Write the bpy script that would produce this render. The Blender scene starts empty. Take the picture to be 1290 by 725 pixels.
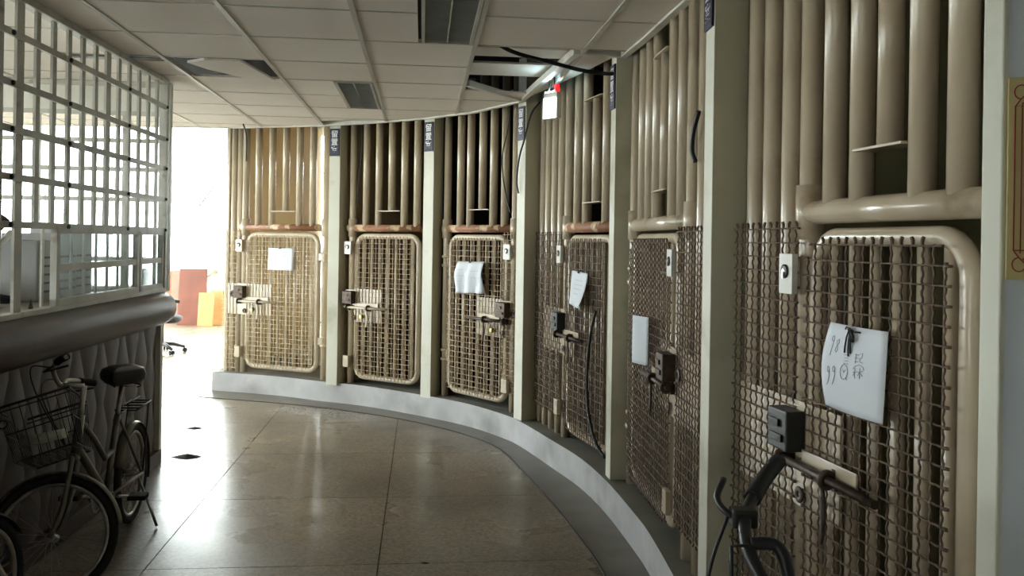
import bpy, bmesh, math, random
from math import sin, cos, pi, radians, atan2, hypot, sqrt
from mathutils import Vector, Matrix
random.seed(7)
sc = bpy.context.scene
C = sc.collection

# ------------------------------------------------------------------ camera
H = 2.70          # suspended ceiling height
ZP = 0.195        # plinth height
EYE = 1.60
cam_data = bpy.data.cameras.new('camera')
cam = bpy.data.objects.new('camera', cam_data); C.objects.link(cam)
cam_data.sensor_width = 36.0
cam_data.lens = 36.0 * 1080 / 1290
cam_data.shift_y = -(362.5 - 303.8) / 1290
cam_data.clip_start = 0.02
cam.matrix_world = Matrix.Translation((0, 0, EYE)) @ Matrix.Rotation(radians(90), 4, 'X') @ Matrix.Rotation(0.0158, 4, 'Z')
sc.camera = cam

# ------------------------------------------------------------------ world, exposure
w = bpy.data.worlds.new('world'); sc.world = w; w.use_nodes = True
bg = w.node_tree.nodes['Background']
bg.inputs['Color'].default_value = (0.985, 0.99, 0.985, 1)
bg.inputs['Strength'].default_value = 9.0
sc.view_settings.view_transform = 'Standard'
sc.view_settings.look = 'None'
sc.view_settings.gamma = 1.0
sc.view_settings.use_curve_mapping = False
sc.view_settings.exposure = 1.75
sc.cycles.max_bounces = 10
sc.cycles.diffuse_bounces = 6
sc.cycles.transparent_max_bounces = 12
sc.cycles.caustics_reflective = False
sc.cycles.caustics_refractive = False
sc.cycles.sample_clamp_indirect = 6.0

def portal(loc, rot, sx, sy):
    l = bpy.data.lights.new('window_portal', 'AREA'); l.shape = 'RECTANGLE'; l.size = sx; l.size_y = sy
    l.cycles.is_portal = True
    o = bpy.data.objects.new('window_portal', l); C.objects.link(o)
    o.location = loc; o.rotation_euler = rot
# portals sit in the modelled window openings: hall far wall, hall left wall, low room left wall
portal((-3.55, 16.44, 2.3), (radians(-90), 0, 0), 10.8, 3.4)
portal((-8.94, 12.6, 2.3), (0, radians(-90), 0), 3.4, 7.0)
portal((-5.64, 4.85, 1.5), (0, radians(-90), 0), 2.2, 6.7)

# ------------------------------------------------------------------ helpers
def lin(c):
    return tuple((x / 12.92 if x <= 0.04045 else ((x + 0.055) / 1.055) ** 2.4) for x in (v / 255 for v in c))

MATS = {}
def pm(name, c1, c2=None, scale=6.0, rough=0.5, bump=0.0, metal=0.0, detail=6.0, lo=0.35, hi=0.7, world=False,
       coat=0.0, c3=None, scale3=1.5, lo3=0.55, hi3=0.75, rough2=None, bscale=None, spec=None):
    """procedural paint / dirt material: noise mixes c1 with c2, a second noise adds stains c3 (sRGB 0..255)"""
    m = bpy.data.materials.new(name); m.use_nodes = True
    nt = m.node_tree; N = nt.nodes; L = nt.links
    b = N['Principled BSDF']
    b.inputs['Roughness'].default_value = rough; b.inputs['Metallic'].default_value = metal
    if spec is not None: b.inputs['Specular IOR Level'].default_value = spec
    if coat: b.inputs['Coat Weight'].default_value = coat; b.inputs['Coat Roughness'].default_value = 0.15
    if world:
        g = N.new('ShaderNodeNewGeometry'); vec = g.outputs['Position']
    else:
        g = N.new('ShaderNodeTexCoord'); vec = g.outputs['Object']
    col1 = lin(c1) + (1,)
    b.inputs['Base Color'].default_value = col1
    if c2 is not None:
        n = N.new('ShaderNodeTexNoise'); n.inputs['Scale'].default_value = scale; n.inputs['Detail'].default_value = detail
        L.new(vec, n.inputs['Vector'])
        r = N.new('ShaderNodeMapRange'); r.inputs['From Min'].default_value = lo; r.inputs['From Max'].default_value = hi
        L.new(n.outputs['Fac'], r.inputs['Value'])
        mx = N.new('ShaderNodeMix'); mx.data_type = 'RGBA'
        mx.inputs[6].default_value = col1; mx.inputs[7].default_value = lin(c2) + (1,)
        L.new(r.outputs['Result'], mx.inputs[0])
        out = mx.outputs[2]
        if c3 is not None:
            n3 = N.new('ShaderNodeTexNoise'); n3.inputs['Scale'].default_value = scale3; n3.inputs['Detail'].default_value = 8
            L.new(vec, n3.inputs['Vector'])
            r3 = N.new('ShaderNodeMapRange'); r3.inputs['From Min'].default_value = lo3; r3.inputs['From Max'].default_value = hi3
            L.new(n3.outputs['Fac'], r3.inputs['Value'])
            m3 = N.new('ShaderNodeMix'); m3.data_type = 'RGBA'; m3.inputs[7].default_value = lin(c3) + (1,)
            L.new(out, m3.inputs[6]); L.new(r3.outputs['Result'], m3.inputs[0]); out = m3.outputs[2]
        L.new(out, b.inputs['Base Color'])
        if rough2 is not None:
            rr = N.new('ShaderNodeMapRange'); rr.inputs['To Min'].default_value = rough; rr.inputs['To Max'].default_value = rough2
            L.new(r.outputs['Result'], rr.inputs['Value']); L.new(rr.outputs['Result'], b.inputs['Roughness'])
    if bump:
        nb = N.new('ShaderNodeTexNoise'); nb.inputs['Scale'].default_value = bscale or scale * 3; nb.inputs['Detail'].default_value = 4
        L.new(vec, nb.inputs['Vector'])
        bp = N.new('ShaderNodeBump'); bp.inputs['Strength'].default_value = bump; bp.inputs['Distance'].default_value = 0.01
        L.new(nb.outputs['Fac'], bp.inputs['Height']); L.new(bp.outputs['Normal'], b.inputs['Normal'])
    MATS[name] = m
    return m

def glass_mat(name, tint=(235, 240, 240), haze=0.0):
    m = bpy.data.materials.new(name); m.use_nodes = True
    nt = m.node_tree; N = nt.nodes; L = nt.links
    out = N['Material Output']; N.remove(N['Principled BSDF'])
    t = N.new('ShaderNodeBsdfTransparent'); t.inputs['Color'].default_value = lin(tint) + (1,)
    g = N.new('ShaderNodeBsdfGlossy'); g.inputs['Roughness'].default_value = 0.05
    mx = N.new('ShaderNodeMixShader'); mx.inputs[0].default_value = 0.05; L.new(t.outputs[0], mx.inputs[1]); L.new(g.outputs[0], mx.inputs[2])
    last = mx.outputs[0]
    if haze:
        d = N.new('ShaderNodeBsdfTranslucent'); d.inputs['Color'].default_value = (0.9, 0.92, 0.92, 1)
        n = N.new('ShaderNodeTexNoise'); n.inputs['Scale'].default_value = 3
        mt = N.new('ShaderNodeMath'); mt.operation = 'MULTIPLY'; mt.inputs[1].default_value = haze * 2
        L.new(n.outputs['Fac'], mt.inputs[0])
        m2 = N.new('ShaderNodeMixShader'); L.new(mt.outputs[0], m2.inputs[0]); L.new(last, m2.inputs[1]); L.new(d.outputs[0], m2.inputs[2]); last = m2.outputs[0]
    L.new(last, out.inputs['Surface'])
    MATS[name] = m
    return m

def emit_mat(name, col, s):
    m = bpy.data.materials.new(name); m.use_nodes = True
    b = m.node_tree.nodes['Principled BSDF']
    b.inputs['Base Color'].default_value = lin(col) + (1,)
    b.inputs['Emission Color'].default_value = lin(col) + (1,); b.inputs['Emission Strength'].default_value = s
    MATS[name] = m
    return m

class MB:
    """collects shapes; build() links them as one mesh object"""
    def __init__(s): s.v = []; s.f = []; s.sm = []; s.T = None
    def add(s, vs, fs, smooth=False, T=None):
        T = T if T is not None else s.T
        o = len(s.v)
        for p in vs:
            p = Vector(p); s.v.append(tuple(T @ p) if T is not None else tuple(p))
        for i, f in enumerate(fs):
            s.f.append(tuple(o + k for k in f)); s.sm.append(smooth if isinstance(smooth, bool) else smooth[i])
        return s
    def box(s, x0, x1, y0, y1, z0, z1, T=None):
        v = [(x, y, z) for z in (z0, z1) for y in (y0, y1) for x in (x0, x1)]
        return s.add(v, [(0, 2, 3, 1), (4, 5, 7, 6), (0, 1, 5, 4), (2, 6, 7, 3), (0, 4, 6, 2), (1, 3, 7, 5)], False, T)
    def prism(s, poly, z0, z1, T=None):
        a = sum(poly[i][0] * poly[(i + 1) % len(poly)][1] - poly[(i + 1) % len(poly)][0] * poly[i][1] for i in range(len(poly)))
        if a < 0: poly = poly[::-1]
        n = len(poly)
        v = [(p[0], p[1], z0) for p in poly] + [(p[0], p[1], z1) for p in poly]
        f = [tuple(range(n - 1, -1, -1)), tuple(range(n, 2 * n))] + [(i, (i + 1) % n, n + (i + 1) % n, n + i) for i in range(n)]
        return s.add(v, f, False, T)
    def tube(s, pts, r, n=8, closed=False, caps=True, T=None, smooth=True, flat=None):
        pts = [Vector(p) for p in pts]; m = len(pts)
        rad = r if isinstance(r, (list, tuple)) else [r] * m
        tang = []
        for i in range(m):
            if closed: t = pts[(i + 1) % m] - pts[i - 1]
            else: t = pts[min(i + 1, m - 1)] - pts[max(i - 1, 0)]
            tang.append(t.normalized() if t.length > 1e-9 else Vector((0, 0, 1)))
        ref = Vector((0, 0, 1)) if abs(tang[0].z) < 0.9 else Vector((1, 0, 0))
        u = (ref - tang[0] * ref.dot(tang[0])).normalized()
        vs = []
        for i in range(m):
            t = tang[i]
            u = (u - t * u.dot(t))
            u = u.normalized() if u.length > 1e-6 else t.orthogonal().normalized()
            b = t.cross(u)
            for k in range(n):
                a = 2 * pi * (k + 0.5) / n
                vs.append(pts[i] + (u * cos(a) + b * sin(a) * (flat or 1.0)) * rad[i])
        fs = []; sm = []
        for i in range(m if closed else m - 1):
            j = (i + 1) % m
            for k in range(n):
                k2 = (k + 1) % n
                fs.append((i * n + k, i * n + k2, j * n + k2, j * n + k)); sm.append(smooth)
        if caps and not closed:
            fs.append(tuple(range(n - 1, -1, -1))); sm.append(False)
            fs.append(tuple((m - 1) * n + k for k in range(n))); sm.append(False)
        return s.add(vs, fs, sm, T)
    def cyl(s, p0, p1, r, n=12, r1=None, T=None):
        return s.tube([p0, p1], [r, r if r1 is None else r1], n, T=T)
    def lathe(s, prof, n=20, T=None):
        vs = []; fs = []; sm = []
        for (r, z) in prof:
            for k in range(n): vs.append((r * cos(2 * pi * k / n), r * sin(2 * pi * k / n), z))
        for i in range(len(prof) - 1):
            for k in range(n):
                k2 = (k + 1) % n; fs.append((i * n + k, i * n + k2, (i + 1) * n + k2, (i + 1) * n + k)); sm.append(True)
        fs.append(tuple(range(n - 1, -1, -1))); sm.append(False)
        fs.append(tuple((len(prof) - 1) * n + k for k in range(n))); sm.append(False)
        return s.add(vs, fs, sm, T)
    def torus(s, c, ax, R, r, N=32, n=8, T=None, flat=None):
        c = Vector(c); ax = Vector(ax).normalized(); u = ax.orthogonal().normalized(); b = ax.cross(u)
        return s.tube([c + (u * cos(2 * pi * i / N) + b * sin(2 * pi * i / N)) * R for i in range(N)], r, n, closed=True, T=T, flat=flat)
    def grid(s, fn, nu, nv, T=None, smooth=True):
        vs = [fn(i / nu, j / nv) for j in range(nv + 1) for i in range(nu + 1)]
        fs = [(j * (nu + 1) + i, j * (nu + 1) + i + 1, (j + 1) * (nu + 1) + i + 1, (j + 1) * (nu + 1) + i) for j in range(nv) for i in range(nu)]
        return s.add(vs, fs, smooth, T)
    def mesh(s, name, mat):
        me = bpy.data.meshes.new(name); me.from_pydata(s.v, [], s.f); me.update()
        me.polygons.foreach_set('use_smooth', s.sm)
        me.materials.append(MATS[mat] if isinstance(mat, str) else mat)
        return me
    def build(s, name, mat, parent=None, bevel=0.0, solid=0.0, loc=None, rotz=None):
        o = bpy.data.objects.new(name, s.mesh(name, mat)); C.objects.link(o)
        if parent is not None: o.parent = parent
        if loc is not None: o.location = loc
        if rotz is not None: o.rotation_euler = (0, 0, rotz)
        if solid:
            md = o.modifiers.new('solid', 'SOLIDIFY'); md.thickness = solid; md.offset = 0
        if bevel:
            md = o.modifiers.new('bevel', 'BEVEL'); md.width = bevel; md.segments = 2; md.limit_method = 'ANGLE'; md.angle_limit = radians(40)
        return o

def inst(me, name, parent=None, loc=(0, 0, 0), rot=(0, 0, 0), scale=None):
    o = bpy.data.objects.new(name, me); C.objects.link(o); o.parent = parent; o.location = loc; o.rotation_euler = rot
    if scale: o.scale = scale
    return o
def tag(o, label, cat, group=None):
    o['label'] = label; o['category'] = cat
    if group: o['group'] = group
    return o
def struct(o): o['kind'] = 'structure'; return o
def stuff(o): o['kind'] = 'stuff'; return o
def empty(name, loc=(0, 0, 0), rotz=0.0, label=None, cat=None, group=None):
    o = bpy.data.objects.new(name, None); C.objects.link(o); o.location = loc; o.rotation_euler = (0, 0, rotz); o.empty_display_size = 0.1
    if label: tag(o, label, cat, group)
    return o

def catmull(pts, n=8):
    out = []
    P = [Vector(p) for p in pts]; P = [P[0] * 2 - P[1]] + P + [P[-1] * 2 - P[-2]]
    for i in range(1, len(P) - 2):
        for k in range(n):
            t = k / n; a, b, c, d = P[i - 1], P[i], P[i + 1], P[i + 2]
            out.append(0.5 * (2 * b + (c - a) * t + (2 * a - 5 * b + 4 * c - d) * t * t + (3 * b - a - 3 * c + d) * t ** 3))
    out.append(P[-2]); return out

def clip_convex(poly, conv):
    """Sutherland-Hodgman: clip poly by a convex counter-clockwise polygon"""
    out = poly
    for i in range(len(conv)):
        a, b = conv[i], conv[(i + 1) % len(conv)]
        def side(p): return (b[0] - a[0]) * (p[1] - a[1]) - (b[1] - a[1]) * (p[0] - a[0])
        src = out; out = []
        for k in range(len(src)):
            p, q = src[k], src[(k + 1) % len(src)]
            sp, sq = side(p), side(q)
            if sp >= 0: out.append(p)
            if (sp >= 0) != (sq >= 0):
                t = sp / (sp - sq); out.append((p[0] + (q[0] - p[0]) * t, p[1] + (q[1] - p[1]) * t))
        if not out: return []
    return out

# ------------------------------------------------------------------ materials
pm('cream_paint', (200, 186, 164), (180, 162, 138), 3.0, 0.27, 0.04, c3=(140, 114, 84), scale3=5.0, lo3=0.62, hi3=0.82, coat=0.2)
pm('peeled_rust', (142, 96, 66), (206, 180, 148), 7.0, 0.6, 0.25, lo=0.52, hi=0.56, c3=(98, 62, 42), scale3=9, lo3=0.55, hi3=0.7)
pm('mesh_cream', (205, 190, 160), (170, 145, 108), 12, 0.55)
pm('mesh_tan', (178, 158, 128), (128, 104, 78), 12, 0.6)
pm('mesh_rust', (104, 81, 62), (72, 53, 40), 14, 0.65)
pm('lock_metal', (86, 70, 58), (52, 42, 36), 25, 0.5, 0.1, metal=0.5)
pm('lock_black', (34, 38, 34), (22, 24, 22), 20, 0.45, 0.1)
pm('chrome_dull', (190, 188, 182), (150, 146, 140), 20, 0.3, metal=0.9)
pm('brass', (160, 140, 96), (120, 100, 66), 20, 0.35, metal=0.8)
pm('pillar_paint', (220, 219, 205), (206, 205, 190), 2.0, 0.6, 0.05, world=True, c3=(176, 172, 148), scale3=3.0)
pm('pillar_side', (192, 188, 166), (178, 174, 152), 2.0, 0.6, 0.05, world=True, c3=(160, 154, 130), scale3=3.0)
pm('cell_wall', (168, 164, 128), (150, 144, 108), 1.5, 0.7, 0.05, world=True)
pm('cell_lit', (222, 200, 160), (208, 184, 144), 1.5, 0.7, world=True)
pm('cell_shade', (34, 30, 26), (26, 23, 20), 1.5, 0.8)  # shade put into the colour: near-black walls for the unlit second and third cells
pm('plinth_concrete', (188, 188, 190), (164, 164, 166), 4.0, 0.7, 0.1, world=True, c3=(140, 138, 136), scale3=2.2)
pm('plinth_top', (122, 120, 112), (104, 102, 95), 4.0, 0.75, 0.1, world=True, c3=(86, 84, 78), scale3=2.2)
pm('border_stone', (112, 106, 96), (92, 87, 78), 5.0, 0.35, 0.03, world=True)
pm('joint_dark', (60, 50, 42), (48, 40, 34), 8, 0.8)
pm('tile_white', (236, 229, 222), (226, 218, 210), 1.4, 0.85, 0.04, world=True, bscale=60)
pm('grid_white', (200, 197, 190), (186, 182, 174), 3.0, 0.5, world=True)
pm('trim_white', (226, 224, 216), (206, 204, 196), 4.0, 0.45)
pm('plenum', (46, 44, 42), (34, 32, 30), 2.0, 0.9)
pm('louver', (176, 180, 178), (160, 164, 162), 6.0, 0.35, metal=0.3)
pm('sign_blue', (28, 25, 66), (24, 21, 56), 3.0, 0.45)
pm('sign_white', (235, 235, 238), None)
pm('paper', (226, 230, 236), (216, 220, 228), 3.0, 0.8)
pm('ink_grey', (128, 132, 146), None)
pm('ink_black', (22, 22, 24), None, rough=0.5)
pm('cable_black', (26, 25, 24), (18, 18, 18), 10, 0.5)
pm('grille_grey', (196, 196, 188), (170, 168, 158), 5.0, 0.45, 0.05, c3=(140, 130, 116), scale3=9, lo3=0.6, hi3=0.75)
pm('vinyl_brown', (70, 47, 42), (54, 36, 33), 3.0, 0.42, 0.06, bscale=40, c3=(52, 40, 38), scale3=4.0)
pm('vinyl_panel', (92, 83, 79), (76, 68, 64), 3.0, 0.5, 0.05, bscale=60)
pm('counter_top', (150, 140, 128), (132, 122, 110), 3.0, 0.4)
pm('wall_white', (222, 220, 212), (210, 208, 198), 1.5, 0.8, world=True)
pm('wall_greyblue', (206, 212, 219), (194, 200, 208), 1.2, 0.7, 0.05, world=True)
pm('board_beige', (196, 182, 128), (186, 172, 118), 2.0, 0.5)
pm('ornament_red', (150, 44, 36), None, rough=0.5)
pm('rubber', (24, 24, 24), (34, 33, 32), 20, 0.8)
pm('bike_paint', (120, 116, 104), (96, 92, 82), 10, 0.35, metal=0.5)
pm('bike_black', (30, 30, 30), (22, 22, 22), 10, 0.45)
pm('saddle_black', (34, 33, 31), (26, 25, 24), 8, 0.4)
pm('office_fabric', (58, 60, 66), (46, 48, 54), 30, 0.9)
pm('office_plastic', (40, 41, 44), (32, 33, 36), 10, 0.5)
pm('wood_red', (128, 70, 50), (108, 58, 42), 3.0, 0.5)
pm('wood_grey', (150, 130, 112), (130, 110, 94), 4.0, 0.6)
pm('wood_orange', (166, 98, 58), (146, 84, 50), 4.0, 0.5)
pm('wood_light', (206, 166, 112), (188, 148, 96), 4.0, 0.6)
pm('cloth_white', (226, 226, 216), (200, 204, 190), 6.0, 0.9)
pm('case_grey', (150, 150, 148), (136, 136, 134), 6.0, 0.5)
pm('step_white', (214, 216, 220), (196, 198, 204), 3.0, 0.7)
pm('pale_ground', (190, 188, 182), (178, 176, 170), 1.0, 0.9)  # unseen ground, made pale to bounce daylight up to the ceiling
glass_mat('glass'); glass_mat('glass_dusty', (232, 238, 238), 0.03)
emit_mat('lamp_white', (240, 248, 250), 1.6); emit_mat('led_red', (225, 20, 24), 1.2)
emit_mat('tube_glow', (190, 236, 245), 28.0)

def terrazzo():
    m = pm('terrazzo', (146, 134, 117), (118, 107, 92), 0.9, 0.22, 0.0, world=True, lo=0.35, hi=0.68, c3=(98, 88, 75), scale3=0.7, lo3=0.52, hi3=0.75, rough2=0.44)
    nt = m.node_tree; N = nt.nodes; L = nt.links; b = N['Principled BSDF']
    src = b.inputs['Base Color'].links[0].from_socket
    g = N.new('ShaderNodeNewGeometry')
    v = N.new('ShaderNodeTexVoronoi'); v.inputs['Scale'].default_value = 75; L.new(g.outputs['Position'], v.inputs['Vector'])
    hsv = N.new('ShaderNodeSeparateColor'); L.new(v.outputs['Color'], hsv.inputs[0])
    mr = N.new('ShaderNodeMapRange'); mr.inputs['To Min'].default_value = 0.62; mr.inputs['To Max'].default_value = 1.25
    L.new(hsv.outputs[0], mr.inputs['Value'])
    mul = N.new('ShaderNodeVectorMath'); mul.operation = 'SCALE'; L.new(src, mul.inputs[0]); L.new(mr.outputs['Result'], mul.inputs['Scale'])
    L.new(mul.outputs['Vector'], b.inputs['Base Color'])
    return m
terrazzo()

# ------------------------------------------------------------------ plan geometry (metres; camera stands at 0,0)
PIL = [  # front-left, front-right, side-back-right, side-back-left  (1..5)
    ((-1.790, 8.34), (-1.677, 8.31), (-1.627, 8.42), (-1.742, 8.46)),
    ((-0.811, 7.78), (-0.713, 7.71), (-0.636, 7.82), (-0.731, 7.89)),
    ((0.033, 6.83), (0.095, 6.72), (0.231, 6.80), (0.169, 6.91)),
    ((0.588, 5.20), (0.603, 5.09), (0.722, 5.10), (0.708, 5.22)),
    ((0.722, 3.245), (0.727, 3.13), (0.858, 3.14), (0.850, 3.27)),
]
CELL = {1: ((-3.0, 9.05), (-1.75, 8.5)), 2: ((-1.627, 8.42), (-.731, 7.88)), 3: ((-.636, 7.82), (.169, 6.9)),
        4: ((.231, 6.8), (.708, 5.22)), 5: ((.72, 5.1), (.850, 3.27)), 6: ((.858, 3.13), (1.07, 1.95))}
PLF = catmull([(-3.10, 8.92), (-2.4, 8.70), (-1.84, 8.42), (-1.38, 8.20), (-.80, 7.78), (-.356, 7.385), (-.034, 6.94), (.101, 6.656), (.302, 6.087), (.47, 5.58),
               (.58, 5.06), (.662, 4.44), (.69, 4.13), (.707, 3.63), (.72, 3.08), (.80, 2.4), (.93, 1.76), (1.0, 1.55)], 5)
PLF = [(p[0], p[1]) for p in [v.to_2d() if len(v) > 2 else v for v in [Vector((a[0], a[1])) for a in PLF]]]
E_ = (-0.104, 0.9946); CC = (0.9946, 0.104)      # ceiling grid axes
def ce(c, e): return (c * CC[0] + e * E_[0], c * CC[1] + e * E_[1])

# ------------------------------------------------------------------ floor
floor = struct(MB().box(-9.2, 4.2, -4.2, 16.7, -0.30, -0.012).build('floor', 'joint_dark'))
slab_me = MB().box(0.0025, 1.1075, 0.0025, 1.1075, -0.012, 0.0).mesh('slab', 'terrazzo')
rz = atan2(CC[1], CC[0])
c0 = -1.735 * CC[0] + 4.08 * CC[1]; e0 = 1.735 * 0.104 + 4.11 * E_[1]
far_f = MB()
for i in range(-8, 5):
    for j in range(-8, 12):
        c = c0 + 1.11 * i; e = e0 + 1.11 * j
        p = ce(c, e)
        ctr = ce(c + .55, e + .55)
        if ctr[0] > 3.2 or ctr[0] < -8.4 or ctr[1] < -3.4 or ctr[1] > 15.9: continue
        u = ctr[0] / max(ctr[1], .1)
        if ctr[1] > 1.5 and -0.85 < u < 0.5 and ctr[1] < 14:
            inst(slab_me, 'slab', floor, (p[0], p[1], 0), (0, 0, rz))
        else:
            T = Matrix.Translation((p[0], p[1], 0)) @ Matrix.Rotation(rz, 4, 'Z')
            far_f.box(0.0025, 1.1075, 0.0025, 1.1075, -0.012, 0.0, T=T)
stuff(far_f.build('slab_field', 'terrazzo', floor))
# dark stone border strip that follows the plinth
inner = [(-3.1, 8.55), (-1.9, 8.16), (-1.0, 7.66), (-.45, 7.17), (-.16, 6.78), (-.03, 6.48), (.13, 5.85), (.27, 5.25), (.38, 4.7), (.463, 4.21), (.53, 3.5), (.56, 3.0), (.64, 2.4), (.78, 1.7), (.85, 1.5)]
inn = [tuple(v) for v in catmull(inner, 5)]
half = [p for p in PLF]
ring = inn + half[::-1]
bs = MB()
a = inn; b = half
n = 60
def samp(poly, t):
    L = [0]
    for i in range(len(poly) - 1): L.append(L[-1] + hypot(poly[i + 1][0] - poly[i][0], poly[i + 1][1] - poly[i][1]))
    d = t * L[-1]
    for i in range(len(poly) - 1):
        if d <= L[i + 1] + 1e-9:
            k = (d - L[i]) / max(L[i + 1] - L[i], 1e-9); return (poly[i][0] + (poly[i + 1][0] - poly[i][0]) * k, poly[i][1] + (poly[i + 1][1] - poly[i][1]) * k)
    return poly[-1]
A_ = [samp(a, i / n) for i in range(n + 1)]; B_ = [samp(b, i / n) for i in range(n + 1)]
for zz in (0.003,):
    vs = [(p[0], p[1], zz) for p in A_] + [(p[0], p[1], zz) for p in B_] + [(p[0], p[1], -.005) for p in A_]
    fs = [(i, i + 1, n + 2 + i, n + 1 + i) for i in range(n)] + [(2 * n + 2 + i, 2 * n + 3 + i, i + 1, i) for i in range(n)]
    bs.add(vs, fs)
bs.build('border_strip', 'border_stone', floor)
jl = MB().tube([(p[0], p[1], 0.001) for p in A_], 0.006, 6); jl.build('border_joint', 'joint_dark', floor)

# ------------------------------------------------------------------ plinth
pl = MB()
back = [(p[0] + 0.9 * (0.25 if p[1] > 8.3 else .7), p[1] + 0.9 * (.95 if p[1] > 8.3 else .55)) for p in PLF]
back = [(max(b[0], f[0] + .15), b[1]) for b, f in zip(back, PLF)]
nn = len(PLF)
vs = [(p[0], p[1], 0) for p in PLF] + [(p[0], p[1], ZP) for p in PLF]
fs = [(i, i + 1, nn + i + 1, nn + i) for i in range(nn - 1)]
# left end face
vs += [(back[0][0] - .12, back[0][1] + .2, 0), (back[0][0] - .12, back[0][1] + .2, ZP)]
fs += [(0, nn, 2 * nn + 1, 2 * nn)]
pl.add(vs, fs)
plinth = struct(pl.build('trim_1', 'plinth_concrete'))
pt = MB()
vs = [(p[0], p[1], ZP) for p in PLF] + [(p[0], p[1], ZP) for p in back]
pt.add(vs, [(i, i + 1, nn + i + 1, nn + i) for i in range(nn - 1)])
pt.build('plinth_top', 'plinth_top', plinth)

# ------------------------------------------------------------------ pillars
PLAB = ['pale pillar with blue sign between the sunlit cell and the next cell',
        'pale pillar with blue sign between two dark cells with rust-brown cross pipes',
        'pale pillar with blue sign and hanging black wires under the broken ceiling',
        'pale pillar with blue sign seen edge-on, beside the cell with curved notice',
        'wide grey-green pillar nearest to camera with blue sign at its top']
SIGNL = ['blue detention room sign on the leftmost pillar', 'blue detention room sign on the second pillar from the left',
         'blue detention room sign on the pillar with hanging black wires', 'blue detention room sign seen edge-on below the ceiling trim', 'blue detention room sign cut by the top edge of the photo']
dg_fonts = []
def text_mesh(ch, size):
    cu = bpy.data.curves.new('glyph', 'FONT'); cu.body = ch; cu.size = size; cu.align_x = 'CENTER'; cu.align_y = 'CENTER'; cu.extrude = 0.0006; cu.offset = size * 0.012
    o = bpy.data.objects.new('glyph', cu); C.objects.link(o)
    bpy.context.view_layer.update()
    me = bpy.data.meshes.new_from_object(o.evaluated_get(bpy.context.evaluated_depsgraph_get()))
    bpy.data.objects.remove(o); me.name = 'character'; me.materials.clear(); me.materials.append(MATS['sign_white'])
    return me
GL = [text_mesh(ch, 0.074) for ch in '留置室']
for k, (fl, fr, sb, lb) in enumerate(PIL):
    m = MB().prism([fl, fr, sb, lb], ZP - 0.02, 3.05)
    o = m.build('concrete_pillar', 'pillar_paint', bevel=0.004)
    o.data.materials.append(MATS['pillar_side'])         # every upright face but the front is a darker olive
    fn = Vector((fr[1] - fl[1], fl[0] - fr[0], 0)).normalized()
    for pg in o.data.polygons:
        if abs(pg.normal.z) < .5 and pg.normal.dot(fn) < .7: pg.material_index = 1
    tag(o, PLAB[k], 'pillar', 'pillars between the cells')
    # partition wall of the cell behind the pillar
    d = Vector((sb[0] - fr[0], sb[1] - fr[1])).normalized()
    q = [sb, lb, (lb[0] + d.x * 2.4, lb[1] + d.y * 2.4), (sb[0] + d.x * 2.4, sb[1] + d.y * 2.4)]
    struct(MB().prism(q, ZP, 3.05).build('wall_partition_%d' % (k + 1), 'cell_shade' if k in (1, 2) else ('cell_lit' if k == 0 else 'cell_wall')))
    # blue sign on the pillar's front face
    ax = Vector((fr[0] - fl[0], fr[1] - fl[1], 0)); wd = ax.length; ax.normalize()
    nrm = Vector((ax.y, -ax.x, 0))
    ctr = Vector(((fl[0] + fr[0]) / 2, (fl[1] + fr[1]) / 2, 0)) + nrm * 0.004
    ztop = H - 0.035; hh = 0.265
    s = empty('room_sign', (ctr.x, ctr.y, ztop - hh / 2), atan2(ax.y, ax.x), SIGNL[k], 'sign', 'detention room signs on the pillars')
    sw = 0.052
    MB().box(-sw, sw, -0.006, 0.004, -hh / 2, hh / 2).build('plate', 'sign_blue', s, bevel=0.001)
    for i, me in enumerate(GL):
        inst(me, 'character', s, (0.0, -0.0075, 0.075 - i * 0.077), (radians(90), 0, 0))
# last pillar: slim end face at the near cell
P6 = [(0.958, 1.752), (0.973, 1.706), (1.10, 1.74), (1.085, 1.94)]
o = MB().prism(P6, 0, 3.05).build('concrete_pillar', 'pillar_paint', bevel=0.004)
tag(o, 'narrow pale end pillar beside the grey-blue wall at right', 'pillar', 'pillars between the cells')

# ------------------------------------------------------------------ walls of the place
wd = (0.94, -0.34)
wr = MB().prism([(0.976, 1.712), (1.1, 1.74), (3.3, 0.96), (3.3, 0.80), (0.976 + 2.2 * .94, 1.712 - 2.2 * .34)], 0, 3.05).build('wall_right', 'wall_greyblue'); struct(wr)
struct(MB().box(3.2, 3.4, -4.1, 1.0, 0, 3.05).build('wall_rear_right', 'wall_white'))

# backs of the cells
for k in range(1, 7):
    A, B = Vector(CELL[k][0]), Vector(CELL[k][1]); d = (B - A).normalized(); nb = Vector((-d.y, d.x))
    L = (B - A).length
    ext = .75
    q = [A + nb * 2.3 - d * ext, B + nb * 2.3 + d * ext, B + nb * 2.4 + d * ext, A + nb * 2.4 - d * ext]
    if k == 1:
        # lit passage: back wall with a window opening
        P = lambda s, t: A + nb * (2.3 + t) + d * s
        def seg(m, s0, s1, z0, z1): m.prism([tuple(P(s0, 0)), tuple(P(s1, 0)), tuple(P(s1, .1)), tuple(P(s0, .1))], z0, z1)
        m = MB(); seg(m, -.45, .25, 0, 3.05); seg(m, 1.75, 2.2, 0, 3.05); seg(m, .25, 1.75, 0, 0.6); seg(m, .25, 1.75, 2.6, 3.05)
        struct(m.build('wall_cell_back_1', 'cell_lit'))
    else:
        struct(MB().prism([tuple(p) for p in q], 0, 3.05).build('wall_cell_back_%d' % k, 'cell_shade' if k in (2, 3) else 'cell_wall'))
# end wall left of the first cell
struct(MB().prism([(-2.98, 9.1), (-2.9, 9.1), (-2.55, 11.4), (-2.63, 11.4)], ZP, 3.05).build('wall_cell_end', 'cell_lit'))
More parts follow.
